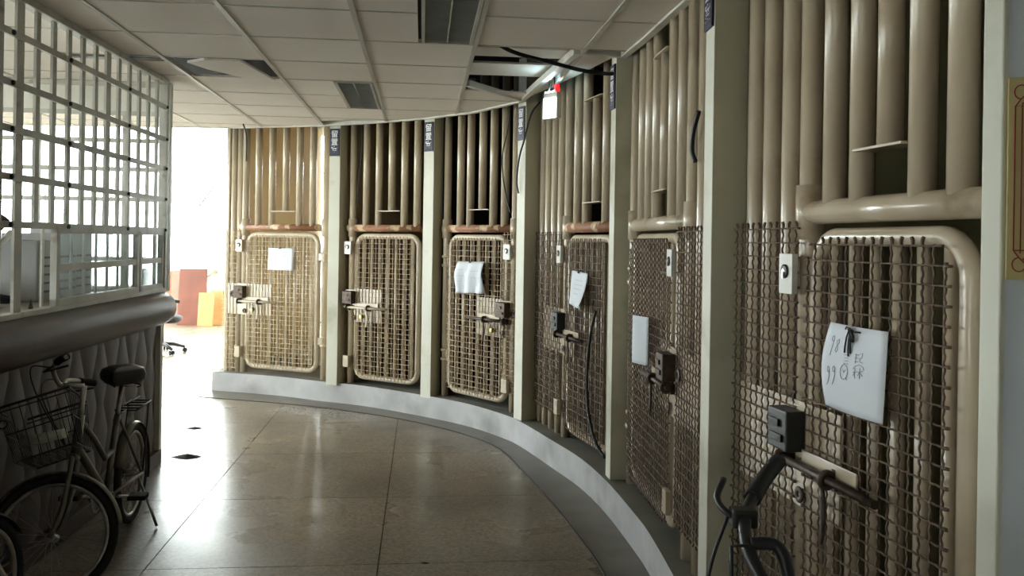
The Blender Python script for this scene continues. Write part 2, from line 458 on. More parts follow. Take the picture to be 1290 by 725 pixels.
# floor and roof slab inside the cells
poly = [(-3.0, 9.08)] + [(c[0], c[1] + .03) for c in [(-1.7, 8.5), (-.68, 7.87), (.2, 6.88), (.74, 5.15), (.87, 3.2), (1.1, 1.97)]] + [(4.0, 2.2), (4.0, 6), (2.5, 9.5), (.5, 11.2), (-2.5, 11.5)]
struct(MB().prism(poly, 0.02, ZP + 0.001).build('floor_cells', 'plinth_top'))

# long room walls with windows
def wall_with_windows(name, axis, pos, thick, a0, a1, z1, wins, mat='wall_white'):
    """axis 'x': wall in plane x=pos running along y; wins = (a0,a1,z0,z1)"""
    m = MB()
    def bx(p0, p1, q0, q1):
        if p1 - p0 < 1e-4 or q1 - q0 < 1e-4: return
        if axis == 'x': m.box(pos, pos + thick, p0, p1, q0, q1)
        else: m.box(p0, p1, pos, pos + thick, q0, q1)
    cur = a0
    for (b0, b1, z0, zt) in sorted(wins):
        bx(cur, b0, 0, z1); bx(b0, b1, 0, z0); bx(b0, b1, zt, z1); cur = b1
    bx(cur, a1, 0, z1)
    return struct(m.build(name, mat))
wcount = [0]
def window(axis, pos, b0, b1, z0, zt, nx, nz):
    wcount[0] += 1
    fr = MB(); t = 0.025
    def bx(m, p0, p1, q0, q1, d=0.03):
        if axis == 'x': m.box(pos - d, pos + d, p0, p1, q0, q1)
        else: m.box(p0, p1, pos - d, pos + d, q0, q1)
    root = empty('window_%d' % wcount[0]); struct(root)
    for q in (z0 + t, zt - t): bx(fr, b0, b1, q - t, q + t)
    for p in (b0 + t, b1 - t): bx(fr, p - t, p + t, z0, zt)
    fr.build('window_frame', 'grille_grey', root)
    for i in range(1, nx):
        p = b0 + (b1 - b0) * i / nx; mm = MB(); bx(mm, p - t, p + t, z0, zt, .022); mm.build('mullion', 'grille_grey', root)
    for j in range(1, nz):
        q = z0 + (zt - z0) * j / nz; mm = MB(); bx(mm, b0, b1, q - t * .7, q + t * .7, .018); mm.build('transom', 'grille_grey', root)
    for i in range(nx):
        for j in range(nz):
            mm = MB(); bx(mm, b0 + (b1 - b0) * i / nx + t, b0 + (b1 - b0) * (i + 1) / nx - t, z0 + (zt - z0) * j / nz + t, z0 + (zt - z0) * (j + 1) / nz - t, 0.003)
            mm.build('pane', 'glass', root)
HZ = 4.4
wall_with_windows('wall_hall_left', 'x', -9.2, 0.2, 8.55, 16.7, HZ, [(9.1, 16.44, 0.6, 4.0)])
window('x', -9.1, 9.1, 16.44, .6, 4.0, 6, 3)
wall_with_windows('wall_left', 'x', -5.9, 0.2, -4.2, 8.65, 3.2, [(1.5, 8.2, .4, 2.6)])
window('x', -5.8, 1.5, 8.2, .4, 2.6, 6, 2)
struct(MB().box(-9.2, -5.7, 8.45, 8.65, 0, HZ).build('wall_hall_near', 'wall_white'))
struct(MB().box(4.2, 4.4, -4.2, 16.7, 0, HZ).build('wall_outer_right', 'wall_white'))
wall_with_windows('wall_back', 'y', -4.2, 0.2, -5.9, 4.2, 3.2, [(-5.2, -4.0, .9, 2.4)])
window('y', -4.1, -5.2, -4.0, .9, 2.4, 2, 1)
FW = [(-8.96, 1.8, 0.6, 4.0)]  # right stretch is unseen, added to send daylight into the first cell
wall_with_windows('wall_far', 'y', 16.5, 0.2, -9.2, 4.2, HZ, FW)
window('y', 16.6, -8.96, 1.8, .6, 4.0, 9, 3)
struct(MB().box(2.2, 2.4, 9.6, 16.7, 0, HZ).build('wall_hall_right', 'wall_white'))
# upper storey fascia over the edge of the suspended ceiling, hall roof
struct(MB().box(-9.2, 4.2, 9.05, 9.15, 3.05, HZ).build('wall_fascia', 'wall_white'))
struct(MB().box(-9.2, 4.2, 9.05, 16.7, HZ, HZ + .2).build('ceiling_hall', 'wall_white'))
struct(MB().box(-9.2, 4.2, -4.2, 9.15, 3.2, 3.4).build('ceiling_slab', 'plenum'))
struct(MB().prism([(-3.1, 9.1), (4.2, 9.1), (4.2, 12.2), (-2.7, 12.2)], 3.05, 3.2).build('ceiling_cells', 'cell_wall'))
struct(MB().box(-60, 60, -60, 80, -0.5, -0.31).build('ground', 'pale_ground'))

# ------------------------------------------------------------------ suspended ceiling
ceil = struct(empty('ceiling', (0, 0, H)))
edge = [(.93, -4.0), (.925, 1.0), (.90, 2.2), (.86, 2.9), (.781, 3.87), (.70, 4.65), (.644, 5.06), (.36, 5.85), (.035, 6.74), (-.33, 7.32), (-.78, 7.74), (-1.25, 8.04), (-1.75, 8.30), (-2.3, 8.47), (-2.86, 8.62)]
CONV = edge + [(-9.0, 8.62), (-9.0, -4.0)]
def inside_all(poly): return poly
G = 0.628; CB = -0.35; EB = 4.19
tile_me = MB().box(0.009, G - .009, 0.009, G - .009, 0.0, 0.014).mesh('tile', 'tile_white')
far_t = MB(); grot = atan2(CC[1], CC[0])
def tile_poly(name, poly, z0=0.0, tilt=None):
    o = MB().prism(poly, z0, z0 + .014).build(name, 'tile_white', ceil)
    return o
skip = {}
for i in range(-14, 4):
    for j in range(-13, 9):
        c = CB + G * i; e = EB + G * j
        quad = [ce(c + .009, e + .009), ce(c + G - .009, e + .009), ce(c + G - .009, e + G - .009), ce(c + .009, e + G - .009)]
        q2 = clip_convex(quad, CONV)
        if len(q2) < 3: continue
        area = abs(sum(q2[k][0] * q2[(k + 1) % len(q2)][1] - q2[(k + 1) % len(q2)][0] * q2[k][1] for k in range(len(q2)))) / 2
        if area < 0.004: continue
        full = area > (G - .018) ** 2 * 0.995
        # fittings: luminaire 1 takes the right part of (0,-1),(0,0); luminaire 2 the right part of (-1,3),(-1,4)
        if (i, j) in ((0, -1), (0, 0)):
            tile_poly('tile', [ce(c + .009, e + .009), ce(c + .31, e + .009), ce(c + .31, e + G - .009), ce(c + .009, e + G - .009)]); continue
        if (i, j) in ((-1, 3), (-1, 4)):
            tile_poly('tile', [ce(c + .009, e + .009), ce(c + .335, e + .009), ce(c + .335, e + G - .009), ce(c + .009, e + G - .009)]); continue
        if i == 1 and j in (1, 2): continue          # missing tiles by the third pillar
        if i >= 2 and j >= 1: continue
        if (i, j) == (-1, -1):                       # slipped tile, dark wedge at its near side
            o = tile_poly('tile', [ce(c + .009, e + .03), ce(c + G - .009, e + .12), ce(c + G - .009, e + G - .009), ce(c + .009, e + G - .009)]); continue
        if (i, j) == (-2, 2):                        # broken, sagging tile with two corners gone
            o = tile_poly('tile', [ce(c + .25, e + .009), ce(c + G - .16, e + .009), ce(c + G - .07, e + G - .05), ce(c + G - .05, e + G - .009), ce(c + .40, e + G - .009), ce(c + .2, e + .32), ce(c + .12, e + .12)], -0.012); continue
        if (i, j) == (-3, 2):
            tile_poly('tile', [ce(c + .009, e + .16), ce(c + G - .009, e + .16), ce(c + G - .009, e + G - .009), ce(c + .009, e + G - .009)]); continue
        if (i, j) == (-1, 6):
            q2 = clip_convex([ce(c + .009, e + .009), ce(c + G - .009, e + .009), ce(c + G - .009, e + .07), ce(c + .009, e + .22)], CONV)
            if len(q2) >= 3: tile_poly('tile', q2)
            continue
        if (i, j) == (1, 3):
            q2 = clip_convex([ce(c + .009, e + .20), ce(c + G - .009, e + .30), ce(c + G - .009, e + G - .009), ce(c + .009, e + G - .009)], CONV)
            if len(q2) >= 3: tile_poly('tile', q2)
            continue
        cen = ce(c + G / 2, e + G / 2); u = cen[0] / max(cen[1], .1)
        vis = cen[1] > 2.9 and u > -0.85
        if vis and full:
            inst(tile_me, 'tile', ceil, (quad[0][0] - .009 * (CC[0] + E_[0]), quad[0][1] - .009 * (CC[1] + E_[1]), 0), (0, 0, grot))
        elif vis: tile_poly('tile', q2)
        else: far_t.prism(q2, 0, .014)
far_t.prism([(.94, -4), (3.2, -4), (3.2, .85), (.94, 1.6)], 0, .014)
stuff(far_t.build('tile_field', 'tile_white', ceil))
# T-bars: runners along e, cross tees along c
def bar(p, q, wdt, z0, z1, name, mat='grid_white'):
    d = (Vector(q) - Vector(p)); L = d.length; d.normalize(); nv = Vector((-d.y, d.x)) * wdt / 2
    poly = clip_convex([tuple(Vector(p) - nv), tuple(Vector(q) - nv), tuple(Vector(q) + nv), tuple(Vector(p) + nv)], CONV)
    if len(poly) >= 3: return MB().prism(poly, z0, z1).build(name, mat, ceil)
for i in range(-13, 4):
    c = CB + G * i
    bar(ce(c, -3.9), ce(c, 9.2), 0.026, -0.006, 0.028, 'runner')
for i in range(-13, 3):
    for j in range(-10, 9):
        if i == 1 and j in (2, 3) : continue
        if i >= 2 and j >= 2: continue
        if (i, j) in ((-2, 3),): continue
        c = CB + G * i; e = EB + G * j
        if ce(c, e)[1] < 2.3 or ce(c, e)[0] / max(ce(c, e)[1], .1) < -.9: continue
        lim = G
        if (i, j) == (0, 0): lim = .32
        if (i, j) == (-1, 4): lim = .34
        bar(ce(c + .013, e), ce(c + lim - .013, e), 0.014, -0.003, 0.02, 'cross_tee')
# white perimeter trim along the curved edge
def trim(pts, name):
    P = [Vector((p[0], p[1], 0)) for p in pts]
    m = MB(); n = len(P); vs = []
    for i in range(n):
        t = (P[min(i + 1, n - 1)] - P[max(i - 1, 0)]).normalized(); nv = Vector((t.y, -t.x, 0))
        for (o, z) in ((-.028, -.012), (.012, -.012), (.012, .03), (-.028, .03)): vs.append(P[i] + nv * o + Vector((0, 0, z)))
    fs = [(i * 4 + k, i * 4 + (k + 1) % 4, (i + 1) * 4 + (k + 1) % 4, (i + 1) * 4 + k) for i in range(n - 1) for k in range(4)] + [(0, 1, 2, 3), tuple((n - 1) * 4 + k for k in (3, 2, 1, 0))]
    m.add(vs, fs); return m.build(name, 'trim_white', ceil)
trim([(.925, 1.72), (.86, 2.9), (.781, 3.87), (.70, 4.65), (.644, 5.06)], 'edge_trim')
trim([(.368, 4.97), (.20, 5.9), (.062, 6.71)], 'edge_trim')
trim([(.062, 6.71), (-.33, 7.32), (-.78, 7.74), (-1.25, 8.04), (-1.75, 8.30), (-2.3, 8.47), (-2.86, 8.62)], 'edge_trim')
trim([(-2.86, 8.62), (-5, 8.62), (-9, 8.62)], 'edge_trim')
bar((.38, 4.98), (.64, 5.04), .03, -.012, .03, 'edge_trim', 'trim_white')
# white soffit board between the trim and the fourth cell's pipes
MB().prism([(.385, 5.0), (.66, 5.06), (.60, 5.35), (.42, 5.95), (.16, 6.70), (.085, 6.70), (.215, 5.9)], 0.05, .065).build('soffit_board', 'tile_white', ceil)
# loose tiles and batten in the open bay
def loose(c0, c1, e0, e1, z, tilt, name='loose_tile'):
    m = MB(); vs = [Vector((*ce(c0, e0), z)), Vector((*ce(c1, e0), z)), Vector((*ce(c1, e1), z + tilt)), Vector((*ce(c0, e1), z + tilt))]
    vs2 = [v + Vector((0, 0, .014)) for v in vs]
    m.add(vs + vs2, [(3, 2, 1, 0), (4, 5, 6, 7), (0, 1, 5, 4), (1, 2, 6, 5), (2, 3, 7, 6), (3, 0, 4, 7)]); m.build(name, 'tile_white', ceil)
loose(CB + G + .02, CB + 2 * G - .01, EB + G + .22, EB + G + .46, .04, .0)
loose(CB + G + .02, CB + 2 * G - .01, EB + G + .72, EB + G + 1.12, .05, .0)
p0 = Vector((*ce(CB + G + .02, EB + G + 1.26), 0.015)); p1 = Vector((.04, 6.62, 0.0))
MB().tube([p0, p1], .03, 4, smooth=False).build('loose_batten', 'trim_white', ceil)
# louvred luminaires, switched off
def luminaire(c0, c1, e0, e1, label):
    o = empty('ceiling_light', (*ce(c0, e0), H), grot, label, 'ceiling light', 'louvred ceiling lights')
    W = c1 - c0; L = e1 - e0; t = .018
    MB().box(0, t, 0, L, -.008, .05).box(W - t, W, 0, L, -.008, .05).box(0, W, 0, t, -.008, .05).box(0, W, L - t, L, -.008, .05).build('housing', 'grid_white', o)
    MB().box(t, W - t, t, L - t, .06, .07).build('reflector', 'louver', o)
    MB().box(W / 2 - .004, W / 2 + .004, t, L - t, -.004, .05).build('divider', 'chrome_dull', o)
    k = int(L / .04); m = MB()
    for i in range(1, k): y = t + (L - 2 * t) * i / k; m.box(t, W - t, y - .001, y + .001, -.002, .045)
    stuff(m.build('louver_blades', 'louver', o))
    for x in (W * .27, W * .73): MB().cyl((x, .04, .047), (x, L - .04, .047), .011, 8).build('lamp_tube', 'trim_white', o)
luminaire(-.022, .262, 3.575, 4.80, 'dark louvred ceiling light at the top edge of the photo')
luminaire(-.632, -.368, 6.085, 7.30, 'small louvred ceiling light above the second cell')

# ------------------------------------------------------------------ cells
PR = 0.035
def crimped(m, p0, p1, amp_axis, amp, pitch, phase, r, spp):
    p0 = Vector(p0); p1 = Vector(p1); L = (p1 - p0).length; nseg = max(2, int(L / pitch * spp))
    ax = Vector(amp_axis)
    q = 3.0 if spp >= 6 else 1.0      # near meshes: intermediate crimp, three waves per opening
    pts = [p0 + (p1 - p0) * (i / nseg) + ax * amp * cos(q * pi * (L * i / nseg) / pitch + phase) for i in range(nseg + 1)]
    rr = [r] * len(pts)
    if spp >= 6:
        rr[0] = rr[-1] = r * 1.5; rr[1] = rr[-2] = r * 1.7; rr[2] = rr[-3] = r * 1.5
    m.tube(pts, rr, 4, caps=True, smooth=True)
def wire_panel(name, parent, x0, x1, z0, z1, y, px, pz, r, spp, mat, corner=0.0):
    m = MB(); nx = max(1, round((x1 - x0) / px)); nz = max(1, round((z1 - z0) / pz)); dx = (x1 - x0) / nx; dz = (z1 - z0) / nz
    amp = r * (.75 if spp >= 6 else .6)
    for i in range(nx + 1):
        ins = corner if (i == 0 or i == nx) else (corner * .3 if (i == 1 or i == nx - 1) else 0)
        crimped(m, (x0 + i * dx, y, z0 - .022 + ins), (x0 + i * dx, y, z1 + .022 - ins), (0, 1, 0), amp, dz, pi * (i % 2), r, spp)
    for j in range(nz + 1):
        ins = corner * .5 if (j == 0 or j == nz) else 0
        crimped(m, (x0 - .02 + ins, y, z0 + j * dz), (x1 + .02 - ins, y, z0 + j * dz), (0, -1, 0), amp, dx, pi * (j % 2), r, spp)
    return stuff(m.build(name, mat, parent))
def rrect(x0, x1, z0, z1, rc, n=6):
    P = []
    for (cx, cz, a0) in ((x1 - rc, z1 - rc, 0), (x0 + rc, z1 - rc, 90), (x0 + rc, z0 + rc, 180), (x1 - rc, z0 + rc, 270)):
        for i in range(n + 1): a = radians(a0 + 90 * i / n); P.append((cx + rc * cos(a), 0, cz + rc * sin(a)))
    return P
ZX = 1.705     # cross pipe centre height
ZT = 3.02      # pipe tops, hidden above the suspended ceiling
CF = {
 # door (s0,s1), columns (full-height pipes), uppers, short pipe, cross pipe (s0,s1), lock side, materials
 1: dict(door=(.255, 1.19), cols=[.235, 1.25], ups=[.40, .575, .92, 1.085], short=.75, cross=(.17, 1.24), lock='L', mesh='mesh_cream', cross_m='peeled_rust', full=[], side=(0.0, .17), upper=False),
 2: dict(door=(.125, .925), cols=[.085], ups=[.25, .405, .715, .865], short=.562, cross=(.03, .93), lock='L', mesh='mesh_tan', cross_m='peeled_rust', full=[], side=None, upper=False),
 3: dict(door=(.12, .945), cols=[.075, 1.01], ups=[.265, .405, .72, .87], short=.57, cross=(.03, .98), lock='R', mesh='mesh_tan', cross_m='peeled_rust', full=[], side=(.93, 1.1), upper=False),
 4: dict(door=(.66, 1.47), cols=[.62, 1.50], ups=[.80, .965, 1.31, 1.46], short=1.135, cross=(.62, 1.50), lock='L', mesh='mesh_rust', cross_m='peeled_rust', full=[.06, .19, .33, .475], side=(.04, .60), upper=True),
 5: dict(door=(.13, 1.13), cols=[.07, 1.27], ups=[.267, .433, .60, .933, 1.10], short=.767, cross=(.09, 1.25), lock='R', mesh='mesh_rust', cross_m='cream_paint', full=[1.44, 1.60, 1.76], side=(1.22, 1.78), upper=True),
 6: dict(door=(.475, 1.195), cols=[.445], ups=[.58, .72, .985, 1.13, 1.27], short=.85, cross=(.455, 1.27), lock='L', mesh='mesh_rust', cross_m='cream_paint', full=[.075, .195, .325], side=(.03, .45), upper=True),
}
CLAB = {1: 'cream pipe cell front at far left, lit from behind', 2: 'cream pipe cell front second from left with dark interior',
        3: 'cream pipe cell front third from left, crumpled notice on its door', 4: 'cream pipe cell front behind the white emergency lamp',
        5: 'cream pipe cell front between the two nearest pillars, thick cross pipe', 6: 'large cream pipe cell front nearest to the camera at right'}
DLAB = {1: 'cream wire mesh cell door at far left with small square notice', 2: 'tan wire mesh cell door without any notice',
        3: 'tan wire mesh cell door with crumpled notice, lock at right', 4: 'rusty wire mesh cell door with curled notice and black cable',
        5: 'rusty wire mesh cell door seen at a sharp angle with folded notice', 6: 'rusty wire mesh cell door nearest to the camera with 98 and 99 notice'}
roots = {}
def pipe_mesh(L, n=16):
    return MB().cyl((0, 0, 0), (0, 0, L), PR, n).mesh('pipe', 'cream_paint')
full_me = pipe_mesh(ZT - ZP); upper_me = pipe_mesh(ZT - ZX)
for k in range(1, 7):
    A, B = Vector(CELL[k][0]), Vector(CELL[k][1]); d = (B - A).normalized(); L = (B - A).length
    rot = atan2(d.y, d.x); cf = CF[k]
    r = empty('cell_front', (A.x, A.y, 0), rot, CLAB[k], 'cell front', 'cell fronts along the curved wall'); roots[k] = r
    near = k >= 4
    for s in cf['cols'] + cf['full']: inst(full_me, 'pipe', r, (s, 0, ZP))
    for s in cf['ups']: inst(upper_me, 'pipe', r, (s, 0, ZX))
    # short pipe over the serving slot
    sh = cf['short']; zb = 1.872; zt = 2.56 if cf['upper'] else ZT
    MB().cyl((sh, 0, zb), (sh, 0, zt), PR, 16).build('short_pipe', 'cream_paint', r)
    nb = sorted(abs(s - sh) for s in cf['ups'])[0] - .02
    MB().box(sh - nb, sh + nb, -.045, .03, zb - .008, zb).build('slot_ledge', 'cream_paint', r, bevel=.002)
    if cf['upper']: MB().box(sh - nb, sh + nb, -.045, .03, zt, zt + .008).build('slot_ledge', 'cream_paint', r, bevel=.002)
    # cross pipe
    x0, x1 = cf['cross']
    MB().cyl((x0, -.004, ZX), (x1, -.004, ZX), .037 if near else .034, 18).build('cross_pipe', cf['cross_m'], r)
    # sleeves on the door columns
    for s in cf['cols']:
        MB().cyl((s, 0, ZX - .085), (s, 0, ZX + .085), .046, 18).build('pipe_sleeve', 'cream_paint', r)
    # hinge collars
    hs = [s for s in cf['cols'] if (s > cf['door'][1] - .1) == (cf['lock'] == 'L')] or []
    for s in hs:
        for z in (.60, .52, 1.36, 1.44):
            MB().cyl((s, 0, z), (s, 0, z + .025), .045, 16).build('hinge_collar', 'cream_paint', r)
        for z in (.56, 1.40):
            MB().box(min(s, s + (-.07 if cf['lock'] == 'L' else .07)), max(s, s + (-.07 if cf['lock'] == 'L' else .07)), -.02, -.006, z - .02, z + .05).build('hinge_strap', 'cream_paint', r)
    spp = 6 if k >= 5 else 2
    wr_ = {1: .0034, 2: .0036, 3: .0036, 4: .0036, 5: .0033, 6: .0031}[k]
    if cf['side']: wire_panel('side_mesh', r, cf['side'][0], cf['side'][1], .36 if k != 1 else .24, 1.655, -.052, .042, .047, wr_, spp, cf['mesh'])
    # ---------------- door
    s0, s1 = cf['door']; z0, z1 = ZP + .05, 1.655
    dr = empty('cell_door', (A.x + d.x * s0, A.y + d.y * s0, 0), rot, DLAB[k], 'door', 'wire mesh cell doors')
    W = s1 - s0; fr = .027
    MB().tube(rrect(fr, W - fr, z0 + fr, z1 - fr, .10), fr, 12, closed=True).build('door_frame', 'cream_paint', dr)
    nb_ = max(4, round((W - .1) / .1)); bm_ = MB().cyl((0, 0, z0 + .03), (0, 0, z1 - .03), .020, 12).mesh('door_bar', 'cream_paint')
    for i in range(nb_): inst(bm_, 'door_bar', dr, (.055 + (W - .11) * (i + .5) / nb_, .01, 0))
    wire_panel('wire_mesh', dr, .05, W - .05, z0 + .05, z1 - .05, -.052, .0405, .047, wr_, spp, cf['mesh'], corner=.06)
    # lock: back plate, lock case, bolt, brackets, padlock
    lx = 0.0 if cf['lock'] == 'L' else W; sg = 1 if cf['lock'] == 'L' else -1
    def X(a, b): return (min(lx + sg * a, lx + sg * b), max(lx + sg * a, lx + sg * b))
    a, b = X({6: -.42, 4: -.42, 5: -.42, 1: -.2}.get(k, .03), .23 if k in (4, 5, 6) else .36); MB().box(a, b, -.045, -.040, .80, 1.12).build('lock_back_plate', 'cream_paint', dr)
    a, b = X(.05, .34); MB().box(a, b, -.064, -.056, .925, .985).build('bolt_plate', 'cream_paint', dr, bevel=.002)
    blk = 'lock_black' if k in (4, 6) else 'lock_metal'
    zl = 1.035
    a, b = X(-.07, .05)
    lk = MB().box(a, b, -.115, -.05, zl - .062, zl + .062).build('lock_case', blk, dr, bevel=.006)
    MB().box(a + .02, b - .02, -.123, -.115, zl - .035, zl - .012).box(a + .02, b - .04, -.123, -.115, zl + .01, zl + .032).build('lock_rib', blk, lk, bevel=.002)
    MB().box(a - .014, b + .014, -.052, -.044, zl - .075, zl + .075).build('lock_mount', 'cream_paint', dr, bevel=.002)
    zb_ = .94
    MB().cyl((lx + sg * -.06, -.085, zb_), (lx + sg * .46, -.085, zb_), .0125, 12).build('bolt', 'cream_paint' if k <= 2 else 'lock_metal', dr)
    for q in (-.03, .23): MB().torus((lx + sg * q, -.085, zb_), (1, 0, 0), .021, .009, 16, 8).box(lx + sg * q - .009, lx + sg * q + .009, -.065, -.04, zb_ - .03, zb_ + .03).build('bolt_bracket', 'lock_metal', dr)
    # bolt handle tab with hole
    pts = [(lx + sg * .225 + .010 * sin(t * pi), -.098, zb_ - .02 - .16 * t) for t in [i / 6 for i in range(7)]]
    MB().tube(pts, [.012, .014, .014, .013, .012, .012, .008], 8, flat=.5).build('hasp', 'cream_paint' if k in (1, 2) else 'lock_metal', dr)
    MB().torus((lx + sg * -.135, -.058, 1.01), (0, 1, 0), .022, .012, 16, 8, flat=.45).box(*X(-.12, -.08), -.06, -.052, .99, 1.025).build('staple_eye', 'lock_metal', dr)
    MB().torus((lx + sg * .03, -.058, .84), (0, 1, 0), .016, .010, 16, 8, flat=.45).build('staple_ring', 'lock_metal', dr)
    if k in (1, 2, 3):
        pk = MB().box(lx + sg * .14 - .018, lx + sg * .14 + .018, -.085, -.062, .835, .875).build('padlock', 'brass', dr, bevel=.004)
        MB().tube([(lx + sg * .14 - .012, -.074, .87), (lx + sg * .14 - .012, -.074, .90), (lx + sg * .14, -.074, .912), (lx + sg * .14 + .012, -.074, .90), (lx + sg * .14 + .012, -.074, .87)], .0035, 8).build('shackle', 'chrome_dull', pk)
    # key plate (upper) and plain plate (lower)
    kx = lx + sg * -.04 if k != 5 else lx + .02
    kp = MB().box(kx - .042, kx + .042, -.078, -.058, 1.45, 1.575).build('key_plate', 'cream_paint' if k in (1,) else 'trim_white', dr, bevel=.002)
    Tk = Matrix.Translation((kx, -.0785, 1.52)) @ Matrix.Rotation(radians(90), 4, 'X')
    MB().lathe([(.022, -.004), (.022, .004), (.016, .006)], 18, T=Tk).build('key_ring', 'lock_black', kp)
    MB().lathe([(.009, .004), (.009, .008)], 14, T=Tk).box(kx - .004, kx + .004, -.0885, -.082, 1.498, 1.52).build('key_cylinder', 'chrome_dull', kp)
    MB().box(kx - .034, kx + .034, -.085, -.058, .36, .47).build('lower_plate', 'cream_paint', dr, bevel=.003)
    CF[k]['rot'] = rot; CF[k]['A'] = A; CF[k]['d'] = d
# flat steel post at the left edge of the first cell and its side pipes
MB().box(-.005, .045, -.035, .035, ZP, ZT).build('end_post', 'cream_paint', roots[1], bevel=.01)
inst(full_me, 'pipe', roots[1], (.085, 0.0, ZP)); inst(full_me, 'pipe', roots[1], (.155, 0.012, ZP))

# ------------------------------------------------------------------ notices on the doors
def cell_pt(k, s, y, z):
    A, d = CF[k]['A'], CF[k]['d']; nb = Vector((-d.y, d.x)); p = A + d * s + nb * y
    return Vector((p.x, p.y, z))
def notice(k, s, z, W, Hh, y, label, bend, rot=0.0, marks=None, strokes=None):
    o = empty('paper_notice', cell_pt(k, s, y, z), CF[k]['rot'], label, 'notice', 'paper notices tied to the cell doors')
    Tm = Matrix.Rotation(rot, 4, 'Y')
    f = lambda u, v: (-W / 2 + W * u, bend(u, v), -Hh * v)
    g = MB().grid(f, 10, 12, T=Tm).build('sheet', 'paper', o, solid=.0012)
    if marks:
        m = MB()
        for pl_ in marks:
            pts = []
            for (u, v) in pl_:
                p = Vector(f(u, v)); p.y -= .0016; pts.append(p)
            m.tube(pts, .0008, 5, T=Tm)
        stuff(m.build('handwriting', 'ink_grey', o))
    if strokes:
        m = MB()
        for pl_, r in strokes: m.tube([Vector(f(u, v)) + Vector((0, dy, 0)) for (u, v, dy) in pl_], r, 8, T=Tm)
        m.build('tie_string', 'cable_black', o)
    return o
def lines(u0, u1, vs): return [[(u0 + (u1 - u0) * i / 6, v + .008 * sin(i * 2.1 + v * 30)) for i in range(7)] for v in vs]
tie = [([(.46, .03, -.008), (.5, .0, -.014), (.54, .03, -.008)], .004), ([(.5, .0, -.012), (.5, -.05, .01)], .003)]
notice(1, .745, 1.495, .32, .225, -.055, 'small white square notice on the far left cell door', lambda u, v: -.012 * sin(pi * u) - .01 * v, 0,
       lines(.1, .35, (.2, .45)) + lines(.45, .75, (.18, .35)), tie)
notice(3, .53, 1.42, .38, .27, -.06, 'crumpled white notice on the third cell door', lambda u, v: -.02 - .035 * abs(sin(u * 7 + v * 2.0)) * (.4 + v) - .02 * sin(v * 5), -.03,
       lines(.1, .4, (.25, .45, .62)) + lines(.6, .9, (.3, .5)), tie)
notice(4, 1.03, 1.40, .29, .23, -.06, 'curled white notice hanging on the cell door with black cable', lambda u, v: -.01 - .05 * v * v * u - .015 * v, 0.04,
       lines(.25, .75, (.25, .38, .5)) + lines(.3, .6, (.65,)), tie)
notice(5, .56, 1.22, .26, .25, -.06, 'folded white notice seen nearly edge-on between the nearest pillars', lambda u, v: -.005 - .05 * (1 - abs(2 * u - .9)), 0,
       lines(.1, .4, (.25, .45)), None)
# near notice: 98 / 99 and two pencilled characters (coordinates u,v across the sheet)
def cu(x, y):   # sheet picture coordinates -> u,v
    u = (x - 110) / 440; top = 75 + 45 * u; bot = 548 + 120 * u
    return (u, (y - top) / (bot - top))
def stroke(*pts): return [cu(x, y) for (x, y) in pts]
def loop(cx, cy, rx, ry, n=12, a0=0, a1=360): return [cu(cx + rx * cos(radians(a0 + (a1 - a0) * i / n)), cy + ry * sin(radians(a0 + (a1 - a0) * i / n))) for i in range(n + 1)]
MK = [loop(184, 168, 10, 16), stroke((194, 168), (192, 200), (184, 235), (178, 265)),
      stroke((238, 172), (222, 180), (220, 196), (232, 212), (236, 235), (226, 248), (216, 238), (222, 216), (238, 196), (238, 178)),
      loop(176, 345, 9, 17), stroke((186, 345), (184, 380), (172, 415), (160, 432)),
      loop(222, 345, 9, 17), stroke((232, 345), (230, 380), (218, 415), (208, 432)),
      stroke((292, 262), (322, 262)), stroke((300, 280), (326, 281)), stroke((298, 296), (324, 298)), stroke((294, 312), (326, 316)), loop(300, 362, 27, 44), stroke((294, 350), (302, 366), (312, 350)), stroke((318, 395), (322, 410)),
      stroke((370, 260), (396, 262)), stroke((366, 280), (392, 281)), stroke((368, 300), (392, 302)), stroke((376, 255), (374, 310)), stroke((398, 256), (416, 252), (412, 280), (400, 282)), stroke((402, 282), (402, 304), (420, 308)),
      stroke((362, 345), (378, 326), (402, 320), (424, 334), (430, 352)), stroke((376, 340), (376, 398)), stroke((362, 362), (390, 360)), stroke((374, 364), (364, 384)), stroke((406, 338), (406, 402)), stroke((394, 362), (424, 358)), stroke((406, 362), (424, 388)), stroke((404, 364), (394, 384))]
def cub(x, y, dy): return (*cu(x, y), dy)
ST = [([cub(280, 112, -.006), cub(300, 100, -.012), cub(330, 108, -.012), cub(350, 122, -.010)], .0022),
      ([cub(400, 130, -.010), cub(370, 130, -.010), cub(345, 128, -.012), cub(310, 112, -.01)], .0026),
      ([cub(325, 115, -.012), cub(310, 160, -.010), cub(300, 215, -.006), cub(298, 250, -.004)], .0024),
      ([cub(335, 118, -.012), cub(328, 170, -.010), cub(326, 230, -.006), cub(328, 272, -.004)], .0024),
      ([cub(340, 120, -.012), cub(340, 170, -.010), cub(338, 220, -.006), cub(340, 255, -.004)], .0024),
      ([cub(345, 125, -.014), cub(362, 150, -.014), cub(358, 185, -.010), cub(344, 180, -.010), cub(342, 150, -.012)], .004)]
NW = notice(6, .82, 1.385, .27, .235, -.062, 'white notice with handwritten 98 and 99 on the nearest cell door', lambda u, v: -.006 - .02 * sin(pi * v) * (1 - u) - .012 * v - .01 * sin(pi * u), .0, MK, ST)

